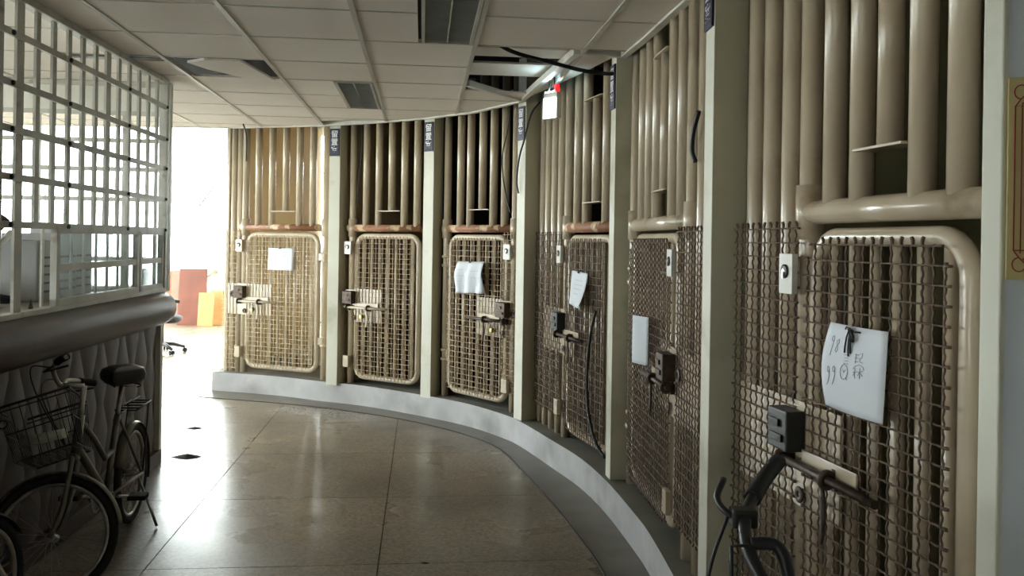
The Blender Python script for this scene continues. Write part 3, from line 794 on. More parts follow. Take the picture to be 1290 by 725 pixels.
# ------------------------------------------------------------------ cables and emergency lamp
def cable(pts, r, label, n=8):
    o = MB().tube(catmull(pts, n), r, 8).build('cable', 'cable_black'); return tag(o, label, 'cable')
cable([(-.14, 4.95, H + .06), (.0, 5.0, H + .0), (.22, 5.05, H - .045), (.42, 5.08, H - .085), (.58, 5.12, H - .09), (.66, 5.16, H - .06)], .012, 'thick black cable sagging below the open ceiling')
cable([(.20, 6.62, H - .02), (.13, 6.65, H - .12), (.085, 6.66, H - .30), (.045, 6.74, H - .45), (.03, 6.78, H - .62), (.045, 6.78, H - .72)], .007, 'black wire hanging loose across the third blue sign')
cable([tuple(cell_pt(3, .98, -.05, H + .02)), tuple(cell_pt(3, .96, -.06, 2.52)), tuple(cell_pt(3, .90, -.06, 2.33)), tuple(cell_pt(3, .905, -.06, 2.15)), tuple(cell_pt(3, .95, -.05, 1.95)), tuple(cell_pt(3, 1.0, -.05, 1.83))], .006, 'thin black wire drooping across the third cell front pipes')
cable([tuple(cell_pt(4, 1.32, -.07, 1.16)), tuple(cell_pt(4, 1.27, -.08, 1.02)), tuple(cell_pt(4, 1.22, -.08, .80)), tuple(cell_pt(4, 1.22, -.08, .60)), tuple(cell_pt(4, 1.27, -.08, .45)), tuple(cell_pt(4, 1.36, -.07, .32)), tuple(cell_pt(4, 1.46, -.05, .25))], .010, 'black cable looped down the fourth cell door')
cable([tuple(cell_pt(2, .22, -.04, H - .01)), tuple(cell_pt(2, .215, -.045, 2.4)), tuple(cell_pt(2, .19, -.045, 2.2)), tuple(cell_pt(2, .17, -.04, 1.95))], .005, 'thin wire hanging in front of the second cell pipes')
cable([tuple(cell_pt(5, 1.50, -.05, 2.16)), tuple(cell_pt(5, 1.46, -.06, 2.08)), tuple(cell_pt(5, 1.44, -.06, 2.0)), tuple(cell_pt(5, 1.46, -.05, 1.95))], .010, 'short black cable stub beside the nearest pillar')
cable([(-2.63, 8.33, H), (-2.60, 8.33, H - .1), (-2.60, 8.35, H - .3), (-2.60, 8.35, H - .36)], .008, 'short dark wire hanging from the ceiling at the far left cell')
el = empty('emergency_lamp', (.235, 5.72, H - .20), atan2(-.75, .66), 'glowing white emergency lamp box with red indicator, hung under ceiling', 'emergency lamp')
MB().box(-.065, .065, .006, .05, -.075, .10).build('case', 'trim_white', el, bevel=.004)
MB().box(-.06, .06, 0.0, .006, -.075, .06).build('diffuser', 'lamp_white', el)
MB().cyl((.05, .02, .10), (.05, .02, .145), .016, 14).build('indicator', 'led_red', el)
MB().box(-.055, .02, .012, .045, .10, .106).build('lamp_head', 'tube_glow', el)
MB().cyl((-.03, .025, .10), (-.03, .025, .20), .005, 8).cyl((.02, .025, .10), (.02, .025, .20), .005, 8).build('hanger', 'cable_black', el)

# ------------------------------------------------------------------ ornament board on the right wall
wv = Vector((.94, -.34, 0)).normalized()
bo = empty('ornament_board', (.983, 1.709, 1.54), atan2(wv.y, wv.x), 'beige board with red line border on the grey-blue wall', 'board')
zt, zb = .40, .0
MB().box(0, .5, -.012, 0.0, zb, zt).build('panel', 'board_beige', bo, bevel=.001)
def strip(m, pts, r=.0013): m.tube([(x, -.0135, z) for x, z in pts], r, 6)
m = MB()
strip(m, [(.012, .058), (.012, .342), (.06, .342)]); strip(m, [(.012, .058), (.06, .058)])
strip(m, [(.024, .052), (.024, .348)]); strip(m, [(.024, .348), (.06, .348)])
for zc, s in ((.37, 1), (.03, -1)):
    strip(m, [(.022 + .012 * cos(a), zc + .014 * sin(a) * s) for a in [radians(-60 + 30 * i) for i in range(12)]])
    strip(m, [(.012, zc - s * .028), (.02, zc - s * .016), (.034, zc + s * .0)])
strip(m, [(.06, .342), (.44, .342)]); strip(m, [(.06, .058), (.44, .058)]); strip(m, [(.488, .058), (.488, .342)])
m.build('border_lines', 'ornament_red', bo)

# ------------------------------------------------------------------ duty counter and its grille
# local frame: x along the counter away from the camera, y to the left (into the booth)
gd = Vector((-.085, 1.0, 0)).normalized(); grz = atan2(gd.y, gd.x)
G0 = Vector((-2.457, 6.03, 0))                    # far right corner of the booth
LEN = 5.2
ctr = empty('duty_counter', tuple(G0), grz, 'long dark counter with quilted vinyl front and padded brown edge', 'counter')
TOPZ = 1.215
MB().box(-LEN, -.02, .03, .75, .0, 1.10).build('body', 'vinyl_panel', ctr)
MB().box(-LEN, .0, -.03, .78, 1.10, TOPZ - .01).build('worktop', 'counter_top', ctr, bevel=.01)
MB().box(-LEN, .012, -.012, .03, 0, .10).build('kickboard', 'vinyl_brown', ctr, bevel=.004)
# quilted panel: diamond stitched padding, each diamond its own pad
m = MB()
nd = 0
pads = []
dwx = .17; dwz = .34
padm = MB()
def pad(u, v):
    x = (u - .5) * 2; z = (v - .5) * 2
    return x, z
N_ = 6
vs = []; 
def diamond(n=5):
    mb = MB()
    def f(u, v):
        a = u - .5; b = v - .5
        x = (a - b) * dwx; z = (a + b) * dwz
        h = (1 - (2 * a) ** 4) * (1 - (2 * b) ** 4)
        return (x, -.004 - .020 * h, z)
    mb.grid(f, n, n); return mb
dm = diamond().mesh('quilt_pad', 'vinyl_panel')
qs = MB()
for i in range(0, int(LEN / dwx) + 1):
    for j in range(0, 7):
        x = -.02 - i * dwx; z = .10 + j * dwz / 1 * .5
        if (i + j) % 2: continue
        if z - dwz / 2 < -.05 or z + dwz / 2 > 1.20: continue
        if x > -.09 or x < -3.2:
            continue
        inst(dm, 'quilt_pad', ctr, (x, .0285, z))
# padded roll along the edge, turning round the far corner
pr = .118; zc = 1.098
path = [(-LEN, -.005, zc), (-3.5, -.005, zc), (-2, -.005, zc), (-.8, -.005, zc), (-.2, -.005, zc), (-.05, .005, zc), (.03, .04, zc), (.075, .11, zc), (.085, .22, zc), (.085, 1.6, zc)]
MB().tube(path, pr, 20).build('padded_roll', 'vinyl_brown', ctr)
MB().box(-.02, .05, .2, 1.6, 0, 1.1).build('end_panel', 'vinyl_panel', ctr)
MB().box(-.03, .018, -.006, .04, 0, 1.05).build('corner_trim', 'trim_white', ctr)
def grille(name, loc, rz, L, label, pitch, zs, z0, z1, header=None, opening=None):
    g = empty(name, loc, rz, label, 'grille', 'grilles round the duty counter')
    t = .016
    for z in zs: MB().box(-L, 0, -.022, -.008, z - t, z + t).build('rail', 'grille_grey', g)
    MB().box(-L, .01, -.03, .03, z1 - .035, z1).build('top_rail', 'grille_grey', g, bevel=.003)
    MB().box(-L, .01, -.03, .03, z0 - .012, z0 + .022).build('bottom_rail', 'grille_grey', g, bevel=.003)
    MB().box(-.028, .014, -.028, .028, z0, z1).build('corner_post', 'grille_grey', g, bevel=.003)
    n = int(L / pitch)
    bw = .021
    for i in range(1, n + 1):
        x = -i * pitch
        lo = z0
        if opening and opening[0] < x < opening[1]: lo = opening[2]
        wdt = .034 if i % 6 == 0 else bw
        MB().box(x - wdt, x + wdt, -.010, .004, lo, (z1 if header is None else header)).build('upright', 'grille_grey', g)
    for z in zs:
        pass
    return g
RZ = [2.50, 2.275, 2.07, 1.855, 1.64]
GR = grille('counter_grille', (G0.x, G0.y, 0), grz, 4.4, 'white steel bar grille standing on the padded counter', .175, RZ, TOPZ, H - .005, None, (-2.05, -.33, 1.64))
# sliding glass window in the grille
def glazed(x0, x1, z0, z1, mid):
    f = empty('service_window', (0, 0, 0)); f.parent = GR
    t = .018
    MB().box(x0, x1, -.02, .012, z1 - 2 * t, z1).box(x0, x1, -.02, .012, z0, z0 + 2 * t).box(x0, x0 + 2 * t, -.02, .012, z0, z1).box(x1 - 2 * t, x1, -.02, .012, z0, z1).build('sash', 'grille_grey', f)
    if mid: MB().box(x0, x1, -.016, .008, mid - t, mid + t).build('sash_rail', 'grille_grey', f)
    MB().box(x0 + .03, x1 - .03, -.003, .003, z0 + .03, z1 - .03).build('pane', 'glass_dusty', f)
glazed(-1.72, -.52, TOPZ + .02, 1.64, 1.43)
glazed(-.50, -.03, TOPZ + .02, 1.64, 1.43)
# through-pane uprights behind the glass
for i in range(1, 9):
    MB().box(-.35 - i * .17 - .012, -.35 - i * .17 + .012, .05, .06, TOPZ, 1.64).build('inner_upright', 'grille_grey', GR)
bl = MB()
for z in RZ:
    for x in (-.02, -.75, -1.6, -2.2): bl.lathe([(.012, -.004), (.012, .004), (.006, .008)], 10, T=Matrix.Translation((x, -.026, z)) @ Matrix.Rotation(radians(90), 4, 'X'))
bl.build('bolts', 'lock_black', GR)
# end grille closing the booth
ez = atan2(CC[1], CC[0])
EG = grille('booth_end_grille', (G0.x - .02, G0.y + .14, 0), ez, 2.95, 'white steel bar grille closing the far end of the booth', .30, [2.47, 2.275, 2.07, 1.855, 1.43], TOPZ, H - .005, 2.47)
MB().box(-2.95, 0, -.012, .012, 2.47, H - .03).build('header_panel', 'wall_white', EG)
MB().box(-2.95, -.06, -.02, .02, 0, TOPZ).build('lower_panel', 'wall_white', EG)

# things inside the booth
def booth(x, y, z): # local counter coords -> world
    nv = Vector((-gd.y, gd.x, 0)); p = G0 + gd * x + nv * y; return Vector((p.x, p.y, z))
for i, (x, y, w_, d_, h_, lab) in enumerate([(-.62, .55, .36, .30, .40, 'large grey computer case standing behind the counter grille'), (-.24, .58, .30, .28, .43, 'grey monitor housing farthest along the booth counter'), (-.95, .52, .20, .3, .36, 'slim grey computer case next to the black chair')]):
    o = empty('computer_case', booth(x, y, TOPZ - .01), grz, lab, 'computer', 'grey equipment behind the counter grille')
    MB().box(-w_ / 2, w_ / 2, -d_ / 2, d_ / 2, 0, h_).build('housing', 'case_grey', o, bevel=.008)
    m = MB()
    for q in range(5): m.box(-w_ / 2 + .03, w_ / 2 - .03, -d_ / 2 - .003, -d_ / 2, .05 + q * .05, .062 + q * .05)
    m.build('vents', 'office_plastic', o)
    MB().box(-w_ / 2 + .02, w_ / 2 - .02, -d_ / 2 - .004, -d_ / 2, h_ - .09, h_ - .03).build('face_plate', 'case_grey', o)
# black folded chair leaning behind the grille at far left
o = empty('folded_chair', booth(-1.42, .48, TOPZ - .01), grz, 'black folding chair lying on the counter with pale tube frame', 'chair')
MB().tube([(-.32, 0, .03), (.28, 0, .40)], .018, 10).build('frame_tube', 'grille_grey', o)
MB().tube([(-.32, .16, .03), (.28, .16, .40)], .018, 10).build('frame_tube', 'grille_grey', o)
MB().grid(lambda u, v: (-.36 + .62 * u, .0 + .20 * v, .10 + .36 * u + .05 * sin(pi * v)), 8, 6).build('backrest', 'office_fabric', o, solid=.03)
MB().grid(lambda u, v: (-.34 + .66 * u, -.02 + .26 * v, .02 + .20 * sin(pi * u) * v), 8, 6).build('seat', 'office_fabric', o, solid=.04)
MB().box(-.34, .0, -.12, .02, .0, .018).build('foot_bar', 'grille_grey', o, bevel=.004)

# ------------------------------------------------------------------ far hall: office chair, leaning boards, blinds
def office_chair(loc, rz, label):
    o = empty('office_chair', loc, rz, label, 'chair')
    for i in range(5):
        a = 2 * pi * i / 5 + .3
        e = (cos(a) * .30, sin(a) * .30)
        lg = MB().tube([(0, 0, .13), (e[0] * .5, e[1] * .5, .12), (e[0], e[1], .08)], [.03, .026, .018], 8).build('base_arm', 'office_plastic', o)
        T = Matrix.Translation((e[0], e[1], .033)) @ Matrix.Rotation(a, 4, 'Z')
        MB().cyl((0, -.03, 0), (0, -.008, 0), .03, 12, T=T).cyl((0, .008, 0), (0, .03, 0), .03, 12, T=T).build('caster', 'rubber', lg)
    MB().cyl((0, 0, .11), (0, 0, .42), .028, 12).build('gas_column', 'office_plastic', o)
    def cushion(cx, cy, cz, sx, sy, sz, tilt, name):
        T = Matrix.Translation((cx, cy, cz)) @ Matrix.Rotation(tilt, 4, 'Y')
        m = MB(); N = 14
        prof = [(0.86, -.5), (1, -.2), (1, .2), (.86, .45), (.6, .5)]
        vs = []; fs = []
        for (rr, zz) in prof:
            for k in range(N):
                a = 2 * pi * k / N; cs, sn = cos(a), sin(a)
                vs.append((sx * rr * (abs(cs) ** .5) * (1 if cs > 0 else -1), sy * rr * (abs(sn) ** .5) * (1 if sn > 0 else -1), sz * zz))
        for i in range(len(prof) - 1):
            for k in range(N): fs.append((i * N + k, i * N + (k + 1) % N, (i + 1) * N + (k + 1) % N, (i + 1) * N + k))
        fs.append(tuple(range(N - 1, -1, -1))); fs.append(tuple((len(prof) - 1) * N + k for k in range(N)))
        m.add(vs, fs, True, T); return m.build(name, 'office_fabric', o)
    cushion(0, 0, .47, .25, .25, .09, 0, 'seat')
    cushion(-.27, 0, .86, .30, .23, .08, radians(-82), 'backrest')
    MB().tube([(-.1, 0, .43), (-.25, 0, .45), (-.31, 0, .60), (-.31, 0, .8)], .022, 8).build('back_stem', 'office_plastic', o)
    for s in (-1, 1):
        MB().tube(catmull([(.05, s * .26, .44), (.06, s * .30, .52), (.02, s * .30, .66), (-.05, s * .29, .69), (.22, s * .29, .68)][:3] + [(-.12, s * .29, .68)], 5), .018, 8).build('arm_support', 'office_plastic', o)
        MB().tube([(-.18, s * .29, .69), (.0, s * .29, .70), (.18, s * .29, .68)], [.022, .03, .022], 10, flat=.6).build('armrest', 'office_plastic', o)
    return o
office_chair((-4.76, 11.7, 0), radians(12), 'dark grey swivel office chair on castors beyond the counter')

def board(px0, px1, y, h, t, lean, mat, label, name='leaning_board'):
    o = MB().box(0, px1 - px0, 0, t, 0, h).build(name, mat, bevel=.006)
    o.location = (px0, y, .0); o.rotation_euler = (-lean, 0, 0)
    return tag(o, label, 'board', 'boards leaning in the far hall')
board(-6.02, -5.52, 15.45, 1.02, .05, .10, 'wood_red', 'red-brown wooden board with rounded corner leaning in far hall')
board(-6.22, -5.90, 15.62, .98, .05, .10, 'wood_grey', 'grey-brown board leaning behind the red-brown one')
board(-6.50, -6.20, 15.72, .96, .05, .08, 'wood_orange', 'orange-brown board at the left of the leaning boards')
board(-5.58, -5.32, 15.25, .60, .05, .12, 'wood_light', 'short light wood plank leaning in front of the boards')
board(-5.46, -5.20, 15.50, .62, .05, .12, 'wood_light', 'short light wood plank behind its twin beside the first cell')
o = MB().grid(lambda u, v: (-5.62 + .5 * u, 15.62 + .28 * v, .55 + .50 * (sin(pi * min(1, u * 1.1)) ** .6) * (1 - .35 * abs(v - .4)) + .03 * sin(u * 17) * cos(v * 11)), 14, 8).build('cloth_heap', 'cloth_white', solid=.03)
tag(o, 'crumpled pale cloth draped over the leaning boards', 'cloth')
bl = empty('vertical_blind', (-6.45, 16.1, 2.82), 0, 'short vertical slat blind in the bright far window', 'blind')
MB().box(-.02, .60, -.02, .02, 0, .04).build('head_rail', 'grille_grey', bl)
for i in range(11): MB().box(.02 + i * .05, .045 + i * .05, -.004, .004, -.62 - .05 * sin(i * 2.3), .0).build('slat', 'case_grey', bl)
ap = empty('wall_conduit', (-5.90, 16.1, 2.15), 0, 'thin slanted conduit with junction box on the far window', 'conduit')
MB().tube([(.0, 0, 0), (.30, 0, .40)], .018, 8).build('pipe', 'case_grey', ap)
MB().box(-.06, .06, -.05, .02, .36, .56).build('box', 'trim_white', ap, bevel=.01)

# staircase seen through the first cell
st = empty('staircase', cell_pt(1, .35, .75, ZP), CF[1]['rot'], 'white concrete steps rising to the right inside the first cell', 'staircase')
for i in range(6): MB().box(.0 + i * .17, .17 + i * .17, 0, .8, 0, .11 + i * .13).build('step', 'step_white', st, bevel=.005)

# ------------------------------------------------------------------ bicycles
def bicycle(loc, rz, label, steer_deg, basket=True, flat_bar=None, paint='bike_paint'):
    o = empty('bicycle', loc, rz, label, 'bicycle', 'parked bicycles')
    R = .272; WB = 1.05
    ax_d = Vector((-sin(radians(20)), 0, cos(radians(20))))
    ax_p = Vector((WB - .05, 0, R))
    ST_ = Matrix.Translation(ax_p) @ Matrix.Rotation(radians(steer_deg), 4, ax_d) @ Matrix.Translation(-ax_p)
    onax = lambda t: ax_p + ax_d * t
    def wheel(cx, T, nm):
        c = Vector((cx, 0, R))
        tire = MB().torus(c, (0, 1, 0), R - .02, .02, 40, 10, T=T).build(nm, 'rubber', o)
        MB().torus(c, (0, 1, 0), R - .045, .011, 40, 8, T=T).build('rim', 'chrome_dull', tire)
        m = MB()
        for k in range(28):
            a = 2 * pi * k / 28; s = 1 if k % 2 else -1; a2 = a + .5 * (1 if (k // 2) % 2 else -1)
            m.tube([c + Vector((cos(a2) * .02, s * .03, sin(a2) * .02)), c + Vector((cos(a) * (R - .05), 0, sin(a) * (R - .05)))], .0013, 4, T=T)
        stuff(m.build('spokes', 'chrome_dull', tire))
        MB().cyl(c + Vector((0, -.05, 0)), c + Vector((0, .05, 0)), .02, 12, T=T).build('hub', 'chrome_dull', tire)
        # mudguard
        m = MB(); rr = R + .015; n = 26
        a0, a1 = (radians(20), radians(200)) if nm == 'rear_wheel' else (radians(50), radians(195))
        if nm == 'front_wheel': a0, a1 = radians(-15 + 0), radians(150)
        if nm == 'front_wheel': a0, a1 = radians(30), radians(190)
        def f(u, v):
            a = a0 + (a1 - a0) * u; b = (v - .5) * 2
            q = rr - .012 * b * b
            return c + Vector((cos(a) * q, b * .028, sin(a) * q))
        m.grid(f, n, 6, T=T); m.build(nm.split('_')[0] + '_mudguard', paint, o, solid=.002)
    wheel(0, None, 'rear_wheel'); wheel(WB, ST_, 'front_wheel')
    BB = Vector((.44, 0, .27)); seat_top = Vector((.20, 0, .80)); st_mid = BB + (seat_top - BB) * .72
    hb, ht = onax(.36), onax(.50)
    # frame: step-through
    m = MB()
    m.tube(catmull([hb + Vector((-.005, 0, .02)), Vector((.66, 0, .46)), Vector((.52, 0, .345)), BB], 6), .019, 12)
    m.tube([ht + Vector((-.01, 0, -.01)), Vector((.62, 0, .60)), Vector((.46, 0, .47)), st_mid + (BB - st_mid) * .45], .014, 12)
    m.tube([BB, st_mid], .016, 12)
    for s in (-1, 1):
        m.tube([BB + Vector((-.02, s * .025, 0)), Vector((0, s * .055, R))], .010, 8)
        m.tube([st_mid + Vector((0, s * .015, -.03)), Vector((0, s * .055, R))], .008, 8)
    m.cyl(hb + ax_d * -.02, ht + ax_d * .02, .021, 12); m.cyl(BB + Vector((0, -.04, 0)), BB + Vector((0, .04, 0)), .022, 12)
    m.build('frame', paint, o)
    MB().cyl(st_mid - (seat_top - BB).normalized() * .02, seat_top, .0125, 10).build('seat_post', 'chrome_dull', o)
    # saddle: broad sprung comfort saddle
    m = MB()
    def f(u, v):
        a = 2 * pi * u; x = cos(a); y = sin(a)
        wid = .118 if x < 0 else .118 * (1 - .72 * x ** 1.2) ; ln = .125 if x < 0 else .165
        q = sin(pi * min(1, v * 1.0) * .5) if v <= 1 else 1
        prof = [(.80, -.055), (.97, -.035), (1.0, -.010), (.90, .018), (.60, .032), (.0, .036)]
        t = v * (len(prof) - 1); i = min(int(t), len(prof) - 2); t -= i
        rr = prof[i][0] * (1 - t) + prof[i + 1][0] * t; zz = prof[i][1] * (1 - t) + prof[i + 1][1] * t
        return (.19 + x * ln * rr, y * wid * rr, .865 + zz)
    m.grid(f, 28, 15); m.build('saddle', 'saddle_black', o)
    m = MB()
    for s in (-1, 1):
        m.tube([(.12 + .018 * cos(t), s * .06 + .018 * sin(t), .775 + .06 * t / 19) for t in [i * .63 for i in range(31)]], .003, 6)
        m.tube([(.30, s * .02, .81), (.2, s * .03, .79), (.12, s * .05, .78)], .004, 6)
    m.build('saddle_springs', 'lock_black', o)
    # rear rack
    m = MB(); zr = .645
    for s in (-.055, .055): m.tube([(.12, s, zr), (-.18, s, zr)], .005, 6); m.tube([(-.12, s, zr), (0, s * 1.1, R + .01)], .0045, 6)
    for x in (.12, .05, -.03, -.11, -.18): m.tube([(x, -.055, zr), (x, .055, zr)], .0045, 6)
    m.tube([(.10, 0, zr + .03), (-.14, 0, zr + .03)], .004, 6); m.tube([(.12, 0, zr), (st_mid.x, 0, st_mid.z)], .005, 6)
    m.build('luggage_rack', 'bike_black', o)
    # crank, chain guard, pedals, kickstand
    m = MB().torus(BB + Vector((0, -.045, 0)), (0, 1, 0), .075, .006, 24, 6); m.build('chainring', 'chrome_dull', o)
    MB().tube([(.50, -.055, .30), (.25, -.06, .325), (.02, -.06, .32)], [.05, .035, .03], 8, flat=.25).build('chain_guard', paint, o)
    for s, a in ((-1, .3), (1, .3 + pi)):
        e = BB + Vector((cos(a) * .16, s * .07, sin(a) * .16))
        cr = MB().tube([BB + Vector((0, s * .055, 0)), e], .009, 8).build('crank_arm', 'chrome_dull', o)
        MB().box(e.x - .04, e.x + .04, e.y + (0 if s > 0 else -.09), e.y + (.09 if s > 0 else 0), e.z - .012, e.z + .012).build('pedal', 'rubber', cr, bevel=.004)
    MB().tube([(.06, .05, R), (.10, .13, .10), (.12, .17, .008)], .008, 8).build('kickstand', 'chrome_dull', o)
    # fork
    m = MB(); cr = onax(.33)
    for s in (-1, 1): m.tube(catmull([cr + Vector((0, s * .045, 0)), onax(.2) + Vector((.004, s * .05, 0)), onax(.08) + Vector((.018, s * .052, 0)), Vector((WB, s * .052, R))], 5), .011, 10, T=ST_)
    m.tube([cr + Vector((0, -.05, 0)), cr + Vector((0, .05, 0))], .015, 10, T=ST_); m.cyl(cr, hb, .013, 10, T=ST_)
    m.build('fork', paint, o)
    # stem and handlebar
    sp = onax(.655); 
    MB().cyl(ht, sp, .0125, 12, T=ST_).tube([sp, sp + Vector((.09, 0, .035))], .013, 10, T=ST_).build('stem', 'chrome_dull', o)
    bc = sp + Vector((.09, 0, .035))
    hbm = MB(); sides = {}
    for s in (-1, 1):
        P_ = [bc, bc + Vector((.005, s * .06, .012)), bc + Vector((.0, s * .12, .045)), bc + Vector((-.02, s * .18, .055)), bc + Vector((-.055, s * .25, .05)), bc + Vector((-.095, s * .31, .04))]
        P_ = catmull(P_, 6); sides[s] = P_
        hbm.tube(P_, .011, 10, T=ST_)
    hbar = hbm.build('handlebar', 'chrome_dull', o)
    for s in (-1, 1):
        P_ = sides[s]
        MB().tube(P_[-9:], .0165, 12, T=ST_).build('grip', 'rubber', hbar)
        q = P_[-11]
        MB().tube(catmull([q + Vector((.01, -s * .005, -.004)), q + Vector((.05, s * .0, -.02)), q + Vector((.03, s * .05, -.035)), q + Vector((-.06, s * .07, -.045))], 5), .0055, 8, T=ST_).build('brake_lever', 'bike_black', hbar)
        MB().tube(catmull([q + Vector((.03, -s * .01, -.005)), q + Vector((.11, -s * .06, .03)), bc + Vector((.10, s * .05, -.02)), onax(.40) + Vector((.05, s * .02, 0))], 6), .003, 6, T=ST_).build('brake_cable', 'cable_black', hbar)
    if basket:
        bk = empty('basket', (0, 0, 0)); bk.parent = o
        m = MB(); x0, x1, y0, y1, zb_, zt_ = .83, 1.09, -.17, .17, .615, .86
        def ring(z, g, r): m.tube([(x0 - g, y0 - g, z), (x1 + g, y0 - g, z), (x1 + g, y1 + g, z), (x0 - g, y1 + g, z)], r, 6, closed=True, T=ST_, smooth=False)
        ring(zt_, .02, .006); ring(zt_ - .02, .018, .003); ring((zt_ + zb_) / 2, .006, .003); ring(zb_, -.01, .004)
        for i in range(10):
            y = y0 + (y1 - y0) * i / 9
            for (xa, xb) in ((x0, x0 - .02), (x1, x1 + .02)): m.tube([(xa + (.01 if xa == x0 else -.01), y * .94, zb_), (xb, y * 1.1, zt_)], .002, 4, T=ST_)
            m.tube([(x0 + .01, y * .94, zb_), (x1 - .01, y * .94, zb_)], .002, 4, T=ST_)
        for i in range(8):
            x = x0 + (x1 - x0) * i / 7
            for s in (-1, 1): m.tube([(x, s * .16, zb_), (x, s * .19, zt_)], .002, 4, T=ST_)
            m.tube([(x, -.16, zb_), (x, .16, zb_)], .002, 4, T=ST_)
        stuff(m.build('wire_cage', 'bike_black', bk))
        MB().tube([tuple(onax(.45)), (x0, 0, .70)], .006, 6, T=ST_).build('basket_bracket', 'bike_black', bk)
    return o
bicycle((-2.11, 4.80, 0), atan2(-1.05, .15), 'grey step-through bicycle with wire basket and rear rack leaning by the counter', -84, basket=True)
bicycle((-2.07, 2.12, 0), atan2(1.05, .10), 'dark bicycle cut by the left photo edge, only front part visible', 0, basket=False, paint='bike_black')
nsp = MB().cyl((0, 0, 0), (.20, -.02, .05), .022, 12).build('rolled_paper', 'cloth_white'); nsp.location = (-2.19, 3.86, .66); nsp.rotation_euler = (0, 0, 0)
tag(nsp, 'pale rolled paper lying in the bicycle basket', 'paper')

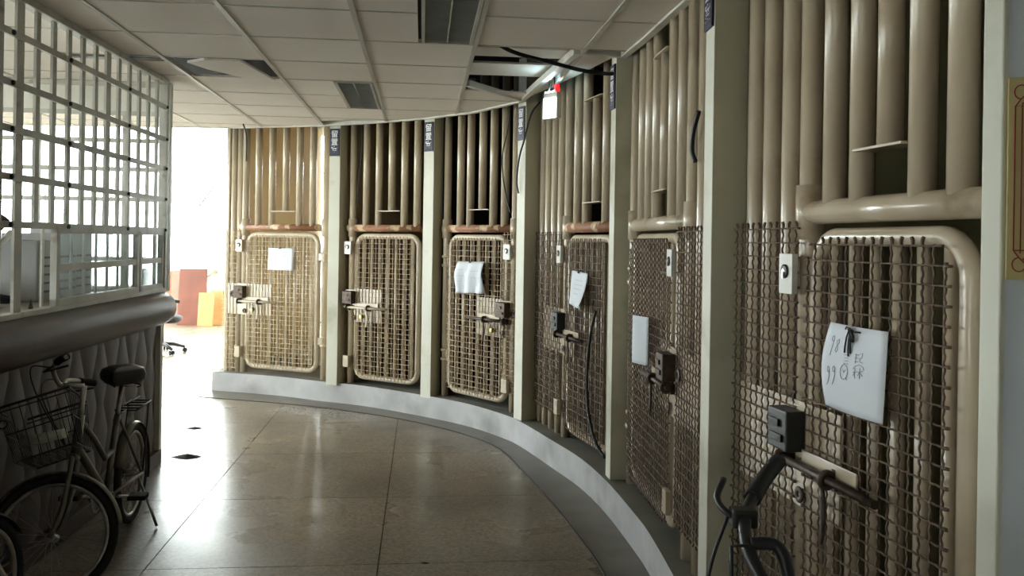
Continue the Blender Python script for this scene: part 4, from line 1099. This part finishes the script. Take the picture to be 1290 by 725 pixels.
# second bicycle at the right bottom: only its handlebar reaches into view
def bar_bike():
    o = empty('bicycle', (.98, .62, 0), 0, 'dark bicycle at bottom right, only handlebar grip and brake visible', 'bicycle', 'parked bicycles')
    G_ = Vector((.604, 1.92, 1.118)); bar_p = [G_, Vector((.545, 1.83, 1.10)), Vector((.502, 1.76, 1.08)), Vector((.472, 1.70, 1.063)), Vector((.455, 1.64, 1.045)), Vector((.452, 1.58, 1.02)), Vector((.468, 1.50, .985)), Vector((.50, 1.43, .955))]
    off = Vector((-.98, -.62, 0)); bar_p = [p + off for p in bar_p]
    cl = bar_p[-1]
    hb = MB().tube(catmull(bar_p, 6), .0125, 12).build('handlebar', 'bike_black', o)
    a = Vector((.48, .87, 0)).normalized()
    mir = [cl + Vector((cl.x - p.x, cl.y - p.y, p.z - cl.z)) for p in bar_p]
    MB().tube(catmull(mir, 6), .0125, 12).build('handlebar_end', 'bike_black', o)
    for P in (bar_p, mir):
        MB().tube(catmull(P[:3], 6), .0175, 12).build('grip', 'rubber', hb)
    q = bar_p[3]
    MB().tube(catmull([q, q + Vector((-.035, .0, .005)), q + Vector((-.045, .05, .02)), q + Vector((-.02, .10, .045))], 6), .007, 8).build('brake_lever', 'bike_black', hb)
    MB().box(q.x - .03, q.x + .02, q.y - .02, q.y + .02, q.z - .02, q.z + .016).build('lever_clamp', 'bike_black', hb, bevel=.005)
    MB().tube(catmull([q + Vector((-.035, .0, .0)), q + Vector((-.075, -.03, -.09)), q + Vector((-.105, -.07, -.22)), q + Vector((-.10, -.12, -.36)), q + Vector((0, -.2, -.48))], 8), .0035, 8).build('brake_cable', 'cable_black', hb)
    # square lamp bracket and a second lever body on the riser
    r = bar_p[5]
    MB().tube([r + Vector((-.0, .02, .02)), r + Vector((-.035, .015, .02)), r + Vector((-.035, .01, -.06)), r + Vector((0, .0, -.07))], .004, 6).build('lamp_bracket', 'bike_black', hb)
    MB().tube(catmull([r + Vector((.005, .03, .02)), r + Vector((.05, .02, .02)), r + Vector((.065, 0, -.02)), r + Vector((.07, -.03, -.12)), r + Vector((.07, -.06, -.2))], 6), .012, 10).build('bell_bracket', 'bike_black', hb)
    MB().tube(catmull([r + Vector((.02, -.02, -.05)), r + Vector((-.03, -.02, -.06)), r + Vector((-.045, -.03, -.10)), r + Vector((-.02, -.05, -.17))], 6), .011, 10).build('gear_shifter', 'bike_black', hb)
    # stem, fork, frame, wheels below the frame of view
    fwd = Vector((-.62, .78, 0)); R = .30
    rear = Vector((.52, -.22, R)); front = Vector((-.28, .62, R))
    front = Vector((cl.x - .10, cl.y + .06, R))
    dirv = (front - rear); dirv.z = 0; dirv.normalize(); side = Vector((-dirv.y, dirv.x, 0))
    head_t = Vector((cl.x, cl.y, .84)); head_b = head_t + (front - head_t) * .38
    MB().cyl(cl, head_t, .014, 12).build('stem', 'bike_black', o)
    MB().tube([head_t, head_b], .02, 12).tube([head_b, front + side * .05], .012, 8).tube([head_b, front - side * .05], .012, 8).build('fork', 'bike_black', o)
    bb = rear + dirv * .42 + Vector((0, 0, -.02)); seat = rear + dirv * .20 + Vector((0, 0, .48))
    MB().tube([head_b, bb], .018, 10).tube([head_t, seat + Vector((0, 0, -.15))], .015, 10).tube([bb, seat], .015, 10).tube([bb, rear], .01, 8).tube([seat + Vector((0, 0, -.12)), rear], .009, 8).build('frame', 'bike_black', o)
    m = MB().grid(lambda u, v: tuple(seat + dirv * (.13 * cos(2 * pi * u) * (1 - .3 * v)) + side * (.07 * sin(2 * pi * u) * (1 - .5 * v)) + Vector((0, 0, .03 + .03 * v))), 20, 4); m.build('saddle', 'saddle_black', o)
    for c, nm in ((rear, 'rear_wheel'), (front, 'front_wheel')):
        t = MB().torus(c, side, R - .02, .02, 32, 8).build(nm, 'rubber', o); MB().torus(c, side, R - .045, .01, 32, 6).build('rim', 'chrome_dull', t)
    return o
bar_bike()

# small debris on the floor
def debris(x, y, r, label, mat):
    m = MB(); n = 9
    vs = [(x + r * (1 + .35 * sin(i * 2.7)) * cos(2 * pi * i / n), y + r * .6 * (1 + .3 * cos(i * 1.9)) * sin(2 * pi * i / n), 0.0005) for i in range(n)] + [(x, y, r * .25)]
    m.add(vs, [(i, (i + 1) % n, n) for i in range(n)] + [tuple(range(n - 1, -1, -1))]); tag(m.build('debris', mat), label, 'debris')
debris(-.405, 4.25, .022, 'small black scrap lying on the terrazzo floor', 'rubber')
debris(-2.33, 6.22, .10, 'brown dirt patch on the floor at the end of the counter', 'joint_dark')
debris(-2.62, 7.15, .06, 'small dirt patch on the bright floor beyond the counter', 'joint_dark')
